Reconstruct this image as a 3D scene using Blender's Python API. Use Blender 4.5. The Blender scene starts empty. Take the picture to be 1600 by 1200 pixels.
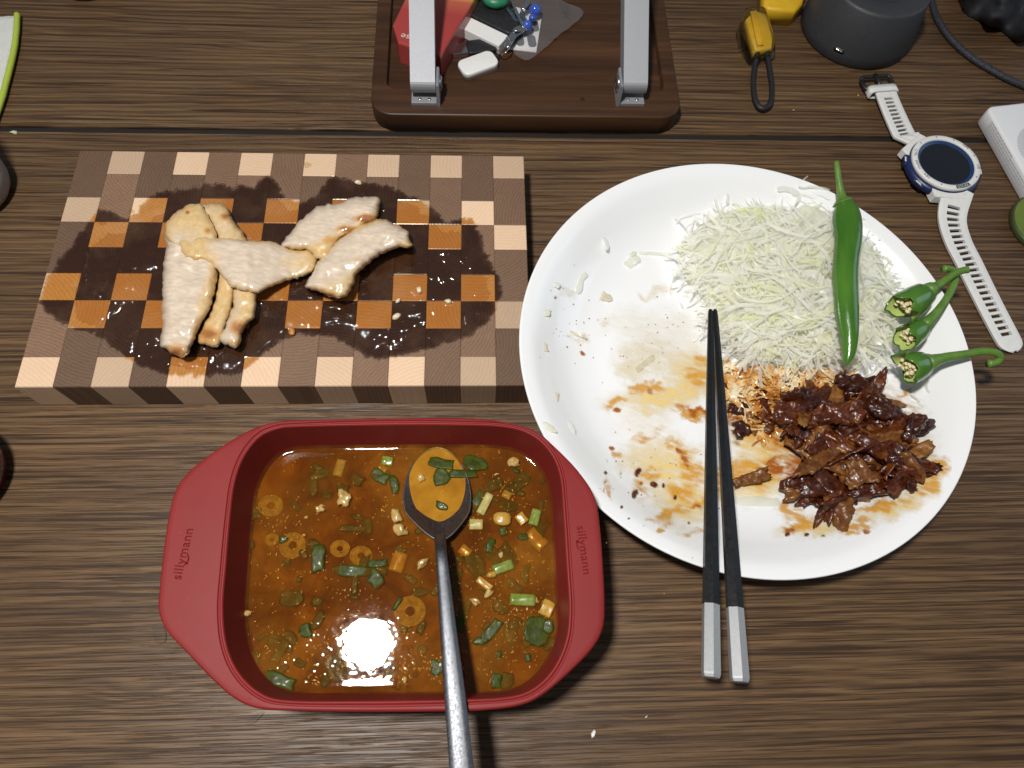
import bpy, math, random
import numpy as np
from mathutils import Vector, Matrix, noise, geometry

random.seed(7)
rng = np.random.RandomState(7)
scene = bpy.context.scene
col = scene.collection
R = math.radians

# ------------------------------------------------------------------ camera
F_PX, PITCH, ROLL, CAM_H = 1095.5, 0.4059, 0.1106, 0.4274      # solved from the board's corners and the plate's outline
_ct, _st = math.cos(PITCH), math.sin(PITCH)
_fw = np.array([0, _st, -_ct]); _up0 = np.array([0, _ct, _st]); _rt0 = np.array([1., 0, 0])
_rt = math.cos(ROLL)*_rt0 + math.sin(ROLL)*_up0
_up = -math.sin(ROLL)*_rt0 + math.cos(ROLL)*_up0
cam = bpy.data.cameras.new('camera'); cam_o = bpy.data.objects.new('camera', cam); col.objects.link(cam_o)
cam.sensor_width = 36; cam.lens = 36*F_PX/1600
cam.clip_start = 0.01; cam.clip_end = 50
cam.dof.use_dof = True; cam.dof.focus_distance = 0.44; cam.dof.aperture_fstop = 14
mw = Matrix.Identity(4)
for i in range(3):
    mw[i][0] = _rt[i]; mw[i][1] = _up[i]; mw[i][2] = -_fw[i]
mw[2][3] = CAM_H
cam_o.matrix_world = mw
scene.camera = cam_o

def P(x, y, z=0.0):
    """a point of the photograph (1600 x 1200) on the level plane at height z"""
    d = _fw*F_PX + _rt*(x-800) + _up*(600-y)
    t = (z-CAM_H)/d[2]
    return Vector((d[0]*t, d[1]*t, z))

# ------------------------------------------------------------------ light: a ceiling lamp left above the table, room light all round
world = bpy.data.worlds.new('World'); scene.world = world; world.use_nodes = True
bg = world.node_tree.nodes['Background']
bg.inputs[0].default_value = (0.86, 0.93, 1.0, 1); bg.inputs[1].default_value = 0.135
lamp = bpy.data.lights.new('ceiling_lamp', 'AREA'); lamp.shape = 'DISK'; lamp.size = 0.088
lamp.energy = 12.0; lamp.color = (1.0, 0.965, 0.92)
lamp_o = bpy.data.objects.new('ceiling_lamp', lamp); col.objects.link(lamp_o)
_hit = P(573, 1006, 0.030); _d = (_hit - Vector((0, 0, CAM_H))).normalized(); _d.z = -_d.z
lamp_o.location = _hit + _d*((0.98-0.037)/_d.z)
lamp_o.rotation_euler = (0, R(-14), 0)
win = bpy.data.lights.new('window_light', 'AREA'); win.shape = 'RECTANGLE'; win.size = 0.6; win.size_y = 0.9
win.energy = 2.4; win.color = (0.62, 0.79, 1.0)
win_o = bpy.data.objects.new('window_light', win); col.objects.link(win_o)
win_o.location = (1.5, 0.75, 0.75)
win_o.rotation_euler = (Vector((0.1, 0.2, 0)) - win_o.location).to_track_quat('-Z', 'Y').to_euler()
vs = scene.view_settings
vs.view_transform = 'Standard'; vs.look = 'None'; vs.exposure = 0; vs.gamma = 1; vs.use_curve_mapping = False

# ------------------------------------------------------------------ helpers: objects
def tag(o, label=None, cat=None, group=None, kind=None):
    if label: o['label'] = label
    if cat: o['category'] = cat
    if group: o['group'] = group
    if kind: o['kind'] = kind
    return o

def thing(name, loc, label=None, cat=None, group=None, kind=None):
    o = bpy.data.objects.new(name, None); col.objects.link(o)
    o.empty_display_size = 0.01
    o.location = loc
    return tag(o, label, cat, group, kind)

def root_of(o):
    v = Vector((0, 0, 0))
    while o is not None:
        v += o.location; o = o.parent
    return v

def obj(name, geo, mat, parent=None, smooth=True, attrs=None, origin=None):
    """geo = (verts, faces) in table coordinates -> ONE mesh object whose origin is its base (or its parent's)"""
    V, Fc = geo
    V = np.asarray([tuple(v) for v in V], dtype=float)
    if parent is not None: base = np.array(root_of(parent)); loc = (0, 0, 0)
    else:
        if origin is None: c = (V.min(0)+V.max(0))/2; base = np.array([c[0], c[1], V[:, 2].min()])
        else: base = np.array(origin)
        loc = tuple(base)
    me = bpy.data.meshes.new(name)
    me.from_pydata((V-base).tolist(), [], [list(map(int, f)) for f in Fc]); me.update()
    if smooth: me.polygons.foreach_set('use_smooth', [True]*len(me.polygons))
    for k, a in (attrs or {}).items():
        a = np.asarray(a, dtype=float)
        if a.ndim == 1:
            at = me.attributes.new(k, 'FLOAT', 'POINT'); at.data.foreach_set('value', a)
        else:
            if a.shape[1] == 3: a = np.concatenate([a, np.ones((len(a), 1))], 1)
            at = me.attributes.new(k, 'FLOAT_COLOR', 'POINT'); at.data.foreach_set('color', a.ravel())
    if mat: me.materials.append(mat)
    o = bpy.data.objects.new(name, me); col.objects.link(o)
    o.location = loc
    if parent is not None: o.parent = parent
    return o

def sharp(o, ang=40):
    o.data.set_sharp_from_angle(angle=R(ang)); return o

# ------------------------------------------------------------------ helpers: shapes, all returning (verts, faces)
def merge(*gs):
    V, Fc = [], []
    for v, f in gs:
        b = len(V); V += [tuple(p) for p in v]; Fc += [[i+b for i in q] for q in f]
    return V, Fc

def loft(rings, cap0=True, cap1=True, closed=True):
    V, Fc = [], []; n = len(rings[0])
    for r in rings: V += [tuple(p) for p in r]
    for k in range(len(rings)-1):
        for i in range(n if closed else n-1):
            j = (i+1) % n
            Fc.append([k*n+i, k*n+j, (k+1)*n+j, (k+1)*n+i])
    if cap0: Fc.append(list(range(n))[::-1])
    if cap1: Fc.append([(len(rings)-1)*n+i for i in range(n)])
    return V, Fc

def lathe(prof, n=64, c=(0, 0, 0), cap0=False, cap1=False, sx=1, sy=1):
    rings = [[(c[0]+r*sx*math.cos(2*math.pi*i/n), c[1]+r*sy*math.sin(2*math.pi*i/n), c[2]+z) for i in range(n)] for r, z in prof]
    return loft(rings, cap0, cap1)

def tube(pts, rad, n=10, cap=True, flat=1.0, up=None):
    pts = [Vector(p) for p in pts]
    if not hasattr(rad, '__len__'): rad = [rad]*len(pts)
    rings = []; N_ = Vector(up) if up else None
    for i, p in enumerate(pts):
        t = (pts[min(i+1, len(pts)-1)] - pts[max(i-1, 0)]).normalized()
        if N_ is None: N_ = Vector((0, 0, 1)) if abs(t.z) < .9 else Vector((1, 0, 0))
        N_ = (N_ - t*N_.dot(t)).normalized(); B = t.cross(N_)
        rings.append([p + (B*math.cos(2*math.pi*k/n) + N_*flat*math.sin(2*math.pi*k/n))*rad[i] for k in range(n)])
    return loft(rings, cap, cap)

def spline(pts, n, closed=False):
    pts = [Vector(p) for p in pts]; m = len(pts); out = []
    segs = m if closed else m-1
    for k in range(n):
        u = k/n*segs if closed else k/(n-1)*segs
        i = min(int(u), segs-1); t = u-i
        g = (lambda q: pts[q % m]) if closed else (lambda q: pts[max(0, min(m-1, q))])
        a, b, c, d = g(i-1), g(i), g(i+1), g(i+2)
        out.append(.5*((2*b) + (c-a)*t + (2*a-5*b+4*c-d)*t*t + (3*b-a-3*c+d)*t**3))
    return out

def rrect(w, d, r, n=6, rot=0, c=(0, 0)):
    out = []
    for k, (sx, sy) in enumerate(((1, 1), (-1, 1), (-1, -1), (1, -1))):
        for i in range(n+1):
            a = math.pi/2*(k + i/n)
            out.append((sx*(w/2-r)+r*math.cos(a), sy*(d/2-r)+r*math.sin(a)))
    cr, sr = math.cos(rot), math.sin(rot)
    return [(c[0]+x*cr-y*sr, c[1]+x*sr+y*cr) for x, y in out]

def inset(ol, d):
    n = len(ol); out = []
    for i in range(n):
        a, b = ol[i-1], ol[(i+1) % n]
        tx, ty = b[0]-a[0], b[1]-a[1]; l = math.hypot(tx, ty) or 1
        out.append((ol[i][0]-ty/l*d, ol[i][1]+tx/l*d))
    return out

def ccw(ol):
    a = sum(ol[i-1][0]*ol[i][1]-ol[i][0]*ol[i-1][1] for i in range(len(ol)))
    return ol if a > 0 else ol[::-1]

def prism(ol, z0, z1, b=0.0005, b0=0.0):
    """a plan outline raised from z0 to z1 with a rounded upper edge"""
    ol = ccw([(p[0], p[1]) for p in ol])
    rr = []
    if b0: rr.append([(x, y, z0) for x, y in inset(ol, b0)]); rr.append([(x, y, z0+b0) for x, y in ol])
    else: rr.append([(x, y, z0) for x, y in ol])
    for k in range(4):
        a = math.pi/2*k/3
        rr.append([(x, y, z1-b+b*math.sin(a)) for x, y in inset(ol, b*(1-math.cos(a)))])
    return loft(rr)

def pip(x, y, poly):
    poly = np.asarray(poly); x = np.asarray(x, float); y = np.asarray(y, float)
    ins = np.zeros(x.shape, bool); n = len(poly); dmin = np.full(x.shape, 1e9)
    for i in range(n):
        x0, y0 = poly[i-1]; x1, y1 = poly[i]
        c = ((y0 > y) != (y1 > y)) & (x < (x1-x0)*(y-y0)/((y1-y0) or 1e-9)+x0)
        ins ^= c
        L = (x1-x0)**2+(y1-y0)**2 or 1e-9
        t = np.clip(((x-x0)*(x1-x0)+(y-y0)*(y1-y0))/L, 0, 1)
        dmin = np.minimum(dmin, np.hypot(x-x0-t*(x1-x0), y-y0-t*(y1-y0)))
    return np.where(ins, dmin, -dmin)

def nz(x, y, z=0.0, o=3):
    return noise.fractal((x, y, z), 0.9, 2.1, o)

def resample(pts, step, jit=0, seed=0, closed=True):
    s = spline([(p[0], p[1], 0) for p in pts], max(12, len(pts)*12), closed)
    s.append(s[0]); L = [0]
    for a, b in zip(s, s[1:]): L.append(L[-1]+(b-a).length)
    n = max(8, int(L[-1]/step)); out = []; j = 0
    for k in range(n):
        d = L[-1]*k/n
        while L[j+1] < d: j += 1
        t = (d-L[j])/((L[j+1]-L[j]) or 1)
        p = s[j].lerp(s[j+1], t)
        if jit:
            p = p + Vector((nz(p.x*.11, p.y*.11, seed), nz(p.x*.11, p.y*.11, seed+9), 0))*jit
        out.append((p.x, p.y))
    return out

def fill(ol, step):
    """triangulate an outline with inner points -> (2-D points, triangles, distance to the outline)"""
    ol = ccw(ol); A = np.asarray(ol)
    gx, gy = np.meshgrid(np.arange(A[:, 0].min(), A[:, 0].max(), step), np.arange(A[:, 1].min(), A[:, 1].max(), step*.87))
    gx = gx + (np.arange(gx.shape[0]) % 2)[:, None]*step*.5
    s = pip(gx, gy, ol); k = s > step*.55
    pts = [Vector(p) for p in ol] + [Vector((a, b)) for a, b in zip(gx[k], gy[k])]
    n = len(ol)
    r = geometry.delaunay_2d_cdt(pts, [], [list(range(n))], 1, 1e-7)
    Q = np.array([tuple(v) for v in r[0]]); T = [list(t) for t in r[2]]
    sd = np.abs(pip(Q[:, 0], Q[:, 1], ol))
    return Q, T, sd

def puffy(outline, zf, thick, step=4.5, jit=2.5, seed=0, edge=10, rough=.25, low=.62, spl=True):
    """a soft slab from an outline seen in the photograph: rounded edge, uneven top, flat underside. zf(px,py) = height of its underside"""
    ol = resample(outline, step, jit, seed) if spl else outline
    Q, T, sd = fill(ol, step)
    n = len(Q); top = []; bot = []
    for (x, y), s in zip(Q, sd):
        u = min(1, s/edge); h = low + (1-low)*math.sqrt(max(0, 1-(1-u)**2))
        h += rough*(nz(x*.045, y*.045, seed+3, 2)*.7 + nz(x*.12, y*.12, seed+5, 1)*.08)*(0.4+.6*u)
        z = zf(x, y)
        top.append(P(x, y, z+thick*max(.15, h))); bot.append(P(x, y, z))
    from collections import Counter
    cnt = Counter()
    for t in T:
        for a, b in zip(t, t[1:]+t[:1]): cnt[(a, b)] += 1
    # pixel rows run downwards: flip so that faces look up
    Fc = [t[::-1] for t in T] + [[i+n for i in t] for t in T]
    for (a, b) in list(cnt):
        if (b, a) not in cnt: Fc.append([a, b, b+n, a+n])
    return (top+bot, Fc), np.concatenate([Q, Q]), np.concatenate([sd, sd*0])

def blob(c, r, seed=0, amp=.3, n=8, m=6, sx=1, sy=1, sz=1, rot=0):
    V = []; Fc = []
    cr, sr = math.cos(rot), math.sin(rot)
    for j in range(1, m):
        for i in range(n):
            a = 2*math.pi*i/n; b = math.pi*j/m
            d = Vector((math.sin(b)*math.cos(a), math.sin(b)*math.sin(a), math.cos(b)))
            k = r*(1+amp*noise.noise(d*1.3+Vector((seed*3.7, seed*1.3, 0))))
            x, y, z = d.x*k*sx, d.y*k*sy, d.z*k*sz
            V.append((c[0]+x*cr-y*sr, c[1]+x*sr+y*cr, c[2]+z))
    for j in range(m-2):
        for i in range(n):
            Fc.append([j*n+i, (j+1)*n+i, (j+1)*n+(i+1) % n, j*n+(i+1) % n])
    V += [(c[0], c[1], c[2]+r*sz), (c[0], c[1], c[2]-r*sz)]
    for i in range(n):
        Fc.append([len(V)-2, i, (i+1) % n]); Fc.append([len(V)-1, (m-2)*n+(i+1) % n, (m-2)*n+i])
    return V, Fc

def strip(c, L, w, t, yaw=0, pitch=0, bend=0, twist=0, curl=0, seed=0, rough=.25, ns=9, nr=10, taper=.5):
    """a bent, uneven piece of food: flattened cross-section along a curved line"""
    rings = []; c = Vector(c)
    for k in range(ns):
        u = k/(ns-1)*2-1
        a = yaw + bend*u*.5
        x = L*.5*u
        base = Vector((math.cos(yaw)*x - math.sin(yaw)*bend*L*.12*(u*u), math.sin(yaw)*x + math.cos(yaw)*bend*L*.12*(u*u), math.sin(pitch)*x - curl*L*.12*u*u))
        tv = Vector((math.cos(a), math.sin(a), math.sin(pitch)-curl*.5*u)).normalized()
        side = Vector((-math.sin(a), math.cos(a), 0)); nrm = tv.cross(side)
        tw = twist*u
        s2 = side*math.cos(tw)+nrm*math.sin(tw); n2 = nrm*math.cos(tw)-side*math.sin(tw)
        e = (1-abs(u)**4)*(1-taper)+taper
        if abs(u) > .99: e *= .55
        ring = []
        for i in range(nr):
            b = 2*math.pi*i/nr
            p = c+base+s2*(math.copysign(abs(math.cos(b))**.7, math.cos(b))*w*.5*e)+n2*(math.copysign(abs(math.sin(b))**.8, math.sin(b))*t*.5*e)
            q = (p-c)*(.28/max(t, .002)) + Vector((seed*5.3, seed*2.1, seed))
            ring.append(p + Vector((noise.noise(q), noise.noise(q+Vector((7, 0, 0))), noise.noise(q+Vector((0, 9, 0)))))*t*rough)
        rings.append(ring)
    return loft(rings)

def flake(c, ol, t, yaw, pitch=0, bend=0, fold=.0, seed=0, step=.0012, jit=.12, roll=0):
    """a flat irregular piece of food: ragged outline (metres), folded and bent, with thickness"""
    c = Vector(c); k = 1000
    pts = resample([(x*k, y*k) for x, y in ol], step*k, 0)
    pts = [(x*(1+jit*noise.noise(Vector((x*.5, y*.5, seed*3.1)))), y*(1+jit*noise.noise(Vector((x*.5, y*.5, seed*3.1+8))))) for x, y in pts]
    Q, T, sd = fill(pts, step*k)
    n = len(Q); L = max(abs(Q[:, 0]).max(), 1e-6); top, bot = [], []
    M_ = Matrix.Rotation(yaw, 4, 'Z') @ Matrix.Rotation(-pitch, 4, 'Y') @ Matrix.Rotation(roll, 4, 'X')
    for (x, y), s in zip(Q, sd):
        z_ = -bend*L*.5*(x/L)**2 + fold*(noise.noise(Vector((x*.16+seed, y*.22, 1)))*1.2 + .5*noise.noise(Vector((x*.5+seed, y*.5, 5))))
        e = math.sqrt(max(0, 1-(1-min(1, s/(t*k*.6)))**2)); h = t*k*.5*(.35+.65*e)*(1+.35*noise.noise(Vector((x*.9, y*.9, seed))))
        top.append(c + (M_ @ Vector((x, y, z_+h)))/k); bot.append(c + (M_ @ Vector((x, y, z_-h)))/k)
    ed = set()
    for q in T:
        for a, b in zip(q, q[1:]+q[:1]): ed.add((a, b))
    Fc = [list(q) for q in T] + [[i+n for i in q][::-1] for q in T]
    for a, b in ed:
        if (b, a) not in ed: Fc.append([b, a, a+n, b+n])
    return top+bot, Fc

def ragged(L, w, seed, n=9):
    sq = lambda v: math.copysign(abs(v)**.6, v)
    return [(sq(math.cos(a))*L*.5*(.78+.45*noise.noise(Vector((math.cos(a)*1.7, math.sin(a)*1.7, seed*1.9)))+.12*((i*7+seed) % 3)), sq(math.sin(a))*w*.5*(.8+.5*noise.noise(Vector((math.cos(a)*1.7+5, math.sin(a)*1.7, seed*2.3)))+.12*((i*5+seed) % 3))) for i, a in enumerate([2*math.pi*i/n for i in range(n)])]

def text_mesh(s, size, depth=.0001, spacing=1.0):
    cu = bpy.data.curves.new('lettering', 'FONT'); cu.body = s; cu.size = size; cu.extrude = depth
    cu.align_x = 'CENTER'; cu.align_y = 'CENTER'; cu.space_character = spacing; cu.resolution_u = 3
    o = bpy.data.objects.new('lettering', cu)
    me = bpy.data.meshes.new_from_object(o)
    g = ([tuple(v.co) for v in me.vertices], [list(p.vertices) for p in me.polygons])
    bpy.data.objects.remove(o); bpy.data.curves.remove(cu); bpy.data.meshes.remove(me)
    return g

def xf(geo, loc, xdir, ydir):
    x = Vector(xdir).normalized(); y = Vector(ydir); y = (y-x*y.dot(x)).normalized(); z = x.cross(y)
    loc = Vector(loc)
    return [tuple(loc+x*v[0]+y*v[1]+z*v[2]) for v in geo[0]], geo[1]

# ------------------------------------------------------------------ helpers: materials
class MT:
    def __init__(s, name):
        s.m = bpy.data.materials.new(name); s.m.use_nodes = True; s.t = s.m.node_tree
        s.b = s.t.nodes['Principled BSDF']; s.out = s.t.nodes['Material Output']
        s.tc = None
    def n(s, typ, ins=None, **at):
        nd = s.t.nodes.new('ShaderNode'+typ)
        for k, v in at.items(): setattr(nd, k, v)
        for k, v in (ins or {}).items(): s.set(nd.inputs[k], v)
        return nd
    def set(s, sock, v):
        if isinstance(v, bpy.types.NodeSocket): s.t.links.new(v, sock)
        elif isinstance(v, bpy.types.Node): s.t.links.new(v.outputs[0], sock)
        else:
            if hasattr(v, '__len__') and len(v) == 3 and sock.type == 'RGBA': v = (*v, 1)
            sock.default_value = v
    def p(s, **kw):
        names = dict(col='Base Color', rough='Roughness', spec='Specular IOR Level', metal='Metallic', coat='Coat Weight', coatr='Coat Roughness',
                     sss='Subsurface Weight', sssr='Subsurface Radius', ssss='Subsurface Scale', trans='Transmission Weight', ior='IOR', alpha='Alpha', nrm='Normal', coatn='Coat Normal', sheen='Sheen Weight')
        for k, v in kw.items(): s.set(s.b.inputs[names[k]], v)
        return s
    def co(s, kind='Object'):
        if s.tc is None: s.tc = s.n('TexCoord')
        return s.tc.outputs[kind]
    def map(s, v, scale=(1, 1, 1), loc=(0, 0, 0), rot=(0, 0, 0)):
        return s.n('Mapping', {'Vector': v, 'Scale': scale, 'Location': loc, 'Rotation': rot}).outputs[0]
    def noise(s, v, scale=5, detail=3, rough=.55, dist=0, color=False):
        nd = s.n('TexNoise', {'Vector': v, 'Scale': scale, 'Detail': detail, 'Roughness': rough, 'Distortion': dist})
        return nd.outputs[1 if color else 0]
    def math(s, op, a, b=0.0, c=0.0, clamp=False):
        nd = s.n('Math', operation=op, use_clamp=clamp)
        s.set(nd.inputs[0], a); s.set(nd.inputs[1], b); s.set(nd.inputs[2], c)
        return nd.outputs[0]
    def ramp(s, f, *st, interp='LINEAR'):
        nd = s.n('ValToRGB', {'Fac': f}); cr = nd.color_ramp; cr.interpolation = interp
        while len(cr.elements) < len(st): cr.elements.new(.5)
        for e, (pos, c) in zip(cr.elements, st):
            e.position = pos
            e.color = (*c, 1) if hasattr(c, '__len__') else (c, c, c, 1)
        return nd.outputs[0]
    def mix(s, f, a, b, blend='MIX'):
        nd = s.n('Mix', data_type='RGBA', blend_type=blend)
        s.set(nd.inputs[0], f); s.set(nd.inputs[6], a); s.set(nd.inputs[7], b)
        return nd.outputs[2]
    def bump(s, h, strength=.3, dist=.001, nrm=None):
        nd = s.n('Bump', {'Height': h, 'Strength': strength, 'Distance': dist})
        if nrm: s.set(nd.inputs['Normal'], nrm)
        return nd.outputs[0]
    def attr(s, name, out=2):
        return s.n('Attribute', attribute_name=name).outputs[out]
    def surf(s, sh): s.set(s.out.inputs[0], sh)

def simple(name, c1, c2=None, scale=60, rough=.5, spec=.5, bump=0, bscale=None, bdist=.0005, pr=0, **kw):
    """principled with a two-colour mottling and fine relief"""
    m = MT(name); v = m.co()
    f = m.noise(v, scale, 4, .6)
    if c2 is None: c2 = tuple(x*.86 for x in c1)
    c = m.ramp(f, (.32, c1), (.68, c2))
    r = m.ramp(m.noise(v, scale*2.3, 3), (.3, max(0, rough-.08)), (.7, min(1, rough+.08)))
    m.p(col=c, rough=r, spec=spec, **kw)
    if bump: m.p(nrm=m.bump(m.noise(v, bscale or scale*4, 4, .6), bump, bdist))
    return m.m

def principled_attr(name, rough=.4, coat=0, attr='Col', **kw):
    m = MT(name); m.p(col=m.attr(attr, 0), rough=rough, coat=coat, **kw); return m
# ================================================================== TABLE
sA, sB = P(0, 200), P(1600, 219)
TROT = math.atan2(sB.y-sA.y, sB.x-sA.x)
TX = Vector((math.cos(TROT), math.sin(TROT), 0)); TY = Vector((-TX.y, TX.x, 0))

def oak(name):
    m = MT(name); v = m.co()
    sep = m.n('SeparateXYZ', {0: v}); X, Y = sep.outputs[0], sep.outputs[1]
    # the growth lines wander along the plank and close round two knots
    ph = m.math('MULTIPLY', m.noise(m.map(v, (1.6, 7, 1)), 1.9, 3, .55), 34)
    fine = m.math('MULTIPLY', m.noise(m.map(v, (14, 90, 1)), 1.3, 3, .6), 3.2)
    ph = m.math('ADD', ph, fine)
    for kx, ky, a, b, amp in KNOTS:
        dx = m.math('DIVIDE', m.math('SUBTRACT', X, kx), a); dy = m.math('DIVIDE', m.math('SUBTRACT', Y, ky), b)
        e = m.math('EXPONENT', m.math('MULTIPLY', m.math('ADD', m.math('MULTIPLY', dx, dx), m.math('MULTIPLY', dy, dy)), -1.0))
        ph = m.math('ADD', ph, m.math('MULTIPLY', e, amp))
    ph = m.math('ADD', ph, m.math('MULTIPLY', Y, 1350))
    s = m.math('MULTIPLY_ADD', m.math('SINE', ph), .5, .5)
    s2 = m.math('MULTIPLY_ADD', m.math('SINE', m.math('MULTIPLY', ph, .37)), .5, .5)
    st = m.noise(m.map(v, (5, 520, 1)), 1, 4, .65, .08)
    st2 = m.noise(m.map(v, (2.6, 46, 1)), 1, 3, .6)
    lines = m.ramp(m.noise(m.map(v, (8, 560, 1)), 1, 2, .55, .08), (.38, 1.0), (.46, 0.0))
    pores = m.noise(m.map(v, (26, 1500, 1)), 1, 2, .5)
    pm = m.ramp(pores, (.36, 1.0), (.46, 0.0))
    f = m.math('MULTIPLY_ADD', s, .17, m.math('MULTIPLY', s2, .09))
    f = m.math('MULTIPLY_ADD', st, .50, f)
    f = m.math('MULTIPLY_ADD', st2, .22, m.math('ADD', f, .10))
    c = m.ramp(f, (.36, (.052, .0260, .0115)), (.48, (.084, .0450, .0200)), (.60, (.124, .0700, .0325)), (.74, (.175, .1040, .0500)))
    c = m.mix(m.math('MULTIPLY', lines, .85), c, (.026, .0135, .0072))
    c = m.mix(m.math('MULTIPLY', pm, .6), c, (.020, .011, .006))
    pm = m.math('MAXIMUM', pm, m.math('MULTIPLY', lines, .8))
    big = m.noise(m.map(v, (2.2, 9, 1)), 1.2, 2)
    c = m.mix(m.ramp(big, (.45, 0.0), (.7, .45)), c, (.045, .024, .0125), 'MIX')
    h = m.math('SUBTRACT', m.math('MULTIPLY', f, .8), m.math('MULTIPLY', pm, .5))
    r = m.ramp(f, (.3, .50), (.75, .36))
    m.p(col=c, rough=r, spec=.33, nrm=m.bump(h, .55, .0006))
    return m.m

TC = (P(800, 600)).copy()
def tloc(px, py):
    d = P(px, py); return (d.dot(TX), d.dot(TY))
KNOTS = [(*tloc(222, 1085), .022, .007, 10), (*tloc(800, 1088), .016, .006, 9), (*tloc(420, 75), .05, .008, 14), (*tloc(150, 55), .06, .006, 11), (*tloc(1240, 80), .045, .008, -12)]
oak_m = oak('oak_table')
table = thing('table', (0, 0, 0), kind='structure'); table.rotation_euler = (0, 0, TROT)
seam = (sA.dot(TY)+sB.dot(TY))/2
def tbox(x0, x1, y0, y1, z0, z1, b):
    return prism([(x0, y0), (x1, y0), (x1, y1), (x0, y1)], z0, z1, b)
obj('plank', tbox(-.62, .72, seam+.0027, seam+.30, -.03, 0, .0012), oak_m, table, smooth=False)
obj('plank', tbox(-.62, .72, seam-.62, seam-.0027, -.03, 0, .0012), oak_m, table, smooth=False)
obj('seam_shade_strip', tbox(-.60, .70, seam-.0026, seam+.0026, -.030, -.0022, .0002), simple('painted_seam_shade', (.006, .005, .004), None, 50, .8), table, smooth=False)  # black strip added in the open seam to stand in for its shade
obj('underside', tbox(-.60, .70, seam-.60, seam+.28, -.05, -.0312, .001), simple('dark_underside', (.015, .01, .008)), table, smooth=False)

# ================================================================== CUTTING BOARD
BROT, BX, BY, BW, BD, BT = .1235, -.1524, .2413, .31, .1791, .0293
bx_ = Vector((math.cos(BROT), math.sin(BROT), 0)); by_ = Vector((-bx_.y, bx_.x, 0))
B0 = Vector((BX, BY, 0))
def bpt(u, v, z=0): return B0 + bx_*u + by_*v + Vector((0, 0, z))
def to_px(p):
    d = np.array(p) - np.array([0, 0, CAM_H]); z = d@_fw
    return 800+F_PX*(d@_rt)/z, 600-F_PX*(d@_up)/z

WET = [(250, 303), (300, 296), (345, 290), (368, 300), (372, 290), (398, 294), (412, 280), (428, 282), (438, 303), (468, 318), (500, 304), (512, 287), (530, 276), (552, 284), (590, 290), (640, 306), (680, 330), (700, 347), (738, 345), (752, 382), (768, 415), (782, 455), (768, 490), (742, 518), (720, 528), (680, 540), (630, 553), (590, 560), (560, 545), (520, 525), (480, 521), (440, 530), (412, 552), (380, 578), (340, 584), (262, 584), (222, 570), (182, 545), (150, 520), (108, 508), (66, 478), (72, 445), (92, 412), (122, 372), (142, 347), (160, 330), (205, 342), (222, 318)]
WETs = resample(WET, 5, 6, 2)

def block_mat(name, c_dry, c_dark, c_wet, c_wetdark, ring):
    m = MT(name); v = m.co()
    rnd = m.n('ObjectInfo').outputs['Random']
    rot = m.n('VectorRotate', {'Vector': v, 'Angle': m.math('MULTIPLY', rnd, 6.28)}, rotation_type='Z_AXIS').outputs[0]
    off = m.n('VectorMath', {0: rot, 1: m.n('CombineXYZ', {0: m.math('MULTIPLY_ADD', rnd, .05, .03), 1: m.math('MULTIPLY', rnd, .037)}).outputs[0]}, operation='ADD').outputs[0]
    w = m.n('TexWave', {'Vector': m.map(off, (1, 1, .12)), 'Scale': ring, 'Distortion': 4.5, 'Detail': 4, 'Detail Scale': 1.4, 'Detail Roughness': .6}, wave_type='RINGS', rings_direction='Z').outputs[1]
    sp = m.noise(m.map(v, (1, 1, .06)), 900, 3, .7)
    f = m.math('MULTIPLY_ADD', w, .26, m.math('MULTIPLY_ADD', sp, .55, m.math('MULTIPLY', m.noise(off, 85, 3, .6), .22)))
    tone = m.math('MULTIPLY_ADD', m.math('FRACT', m.math('MULTIPLY', rnd, 17.3)), .62, .68)
    dry = m.mix(m.ramp(f, (.25, 0.0), (.75, 1.0)), c_dark, c_dry)
    dry = m.mix(1, dry, m.n('CombineColor', {0: tone, 1: tone, 2: tone}).outputs[0], 'MULTIPLY')
    wet = m.mix(m.ramp(f, (.25, 0.0), (.75, 1.0)), c_wetdark, c_wet)
    wet = m.mix(m.ramp(m.noise(m.n('VectorMath', {0: m.co(), 1: m.n('ObjectInfo').outputs['Location']}, operation='ADD').outputs[0], 42, 3, .6), (.46, 0.0), (.72, .22)), wet, dry)
    wt = m.attr('wet')
    wt = m.math('ADD', wt, m.math('MULTIPLY', m.math('SUBTRACT', m.noise(m.co('Object'), 260, 4, .65), .5), .55))
    wf = m.ramp(wt, (.35, 0.0), (.48, .85), (.62, 1.0))
    m.p(col=m.mix(wf, dry, wet), rough=m.ramp(wf, (0, .62), (1, .22)), spec=m.ramp(wf, (0, .3), (1, .55)), nrm=m.bump(f, .12, .0004))
    return m.m
maple_m = block_mat('maple_end_grain', (.56, .405, .275), (.49, .335, .218), (.43, .185, .040), (.34, .135, .026), 130)
walnut_m = block_mat('walnut_end_grain', (.190, .113, .070), (.115, .066, .040), (.036, .0135, .0068), (.022, .0085, .0045), 150)

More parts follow.
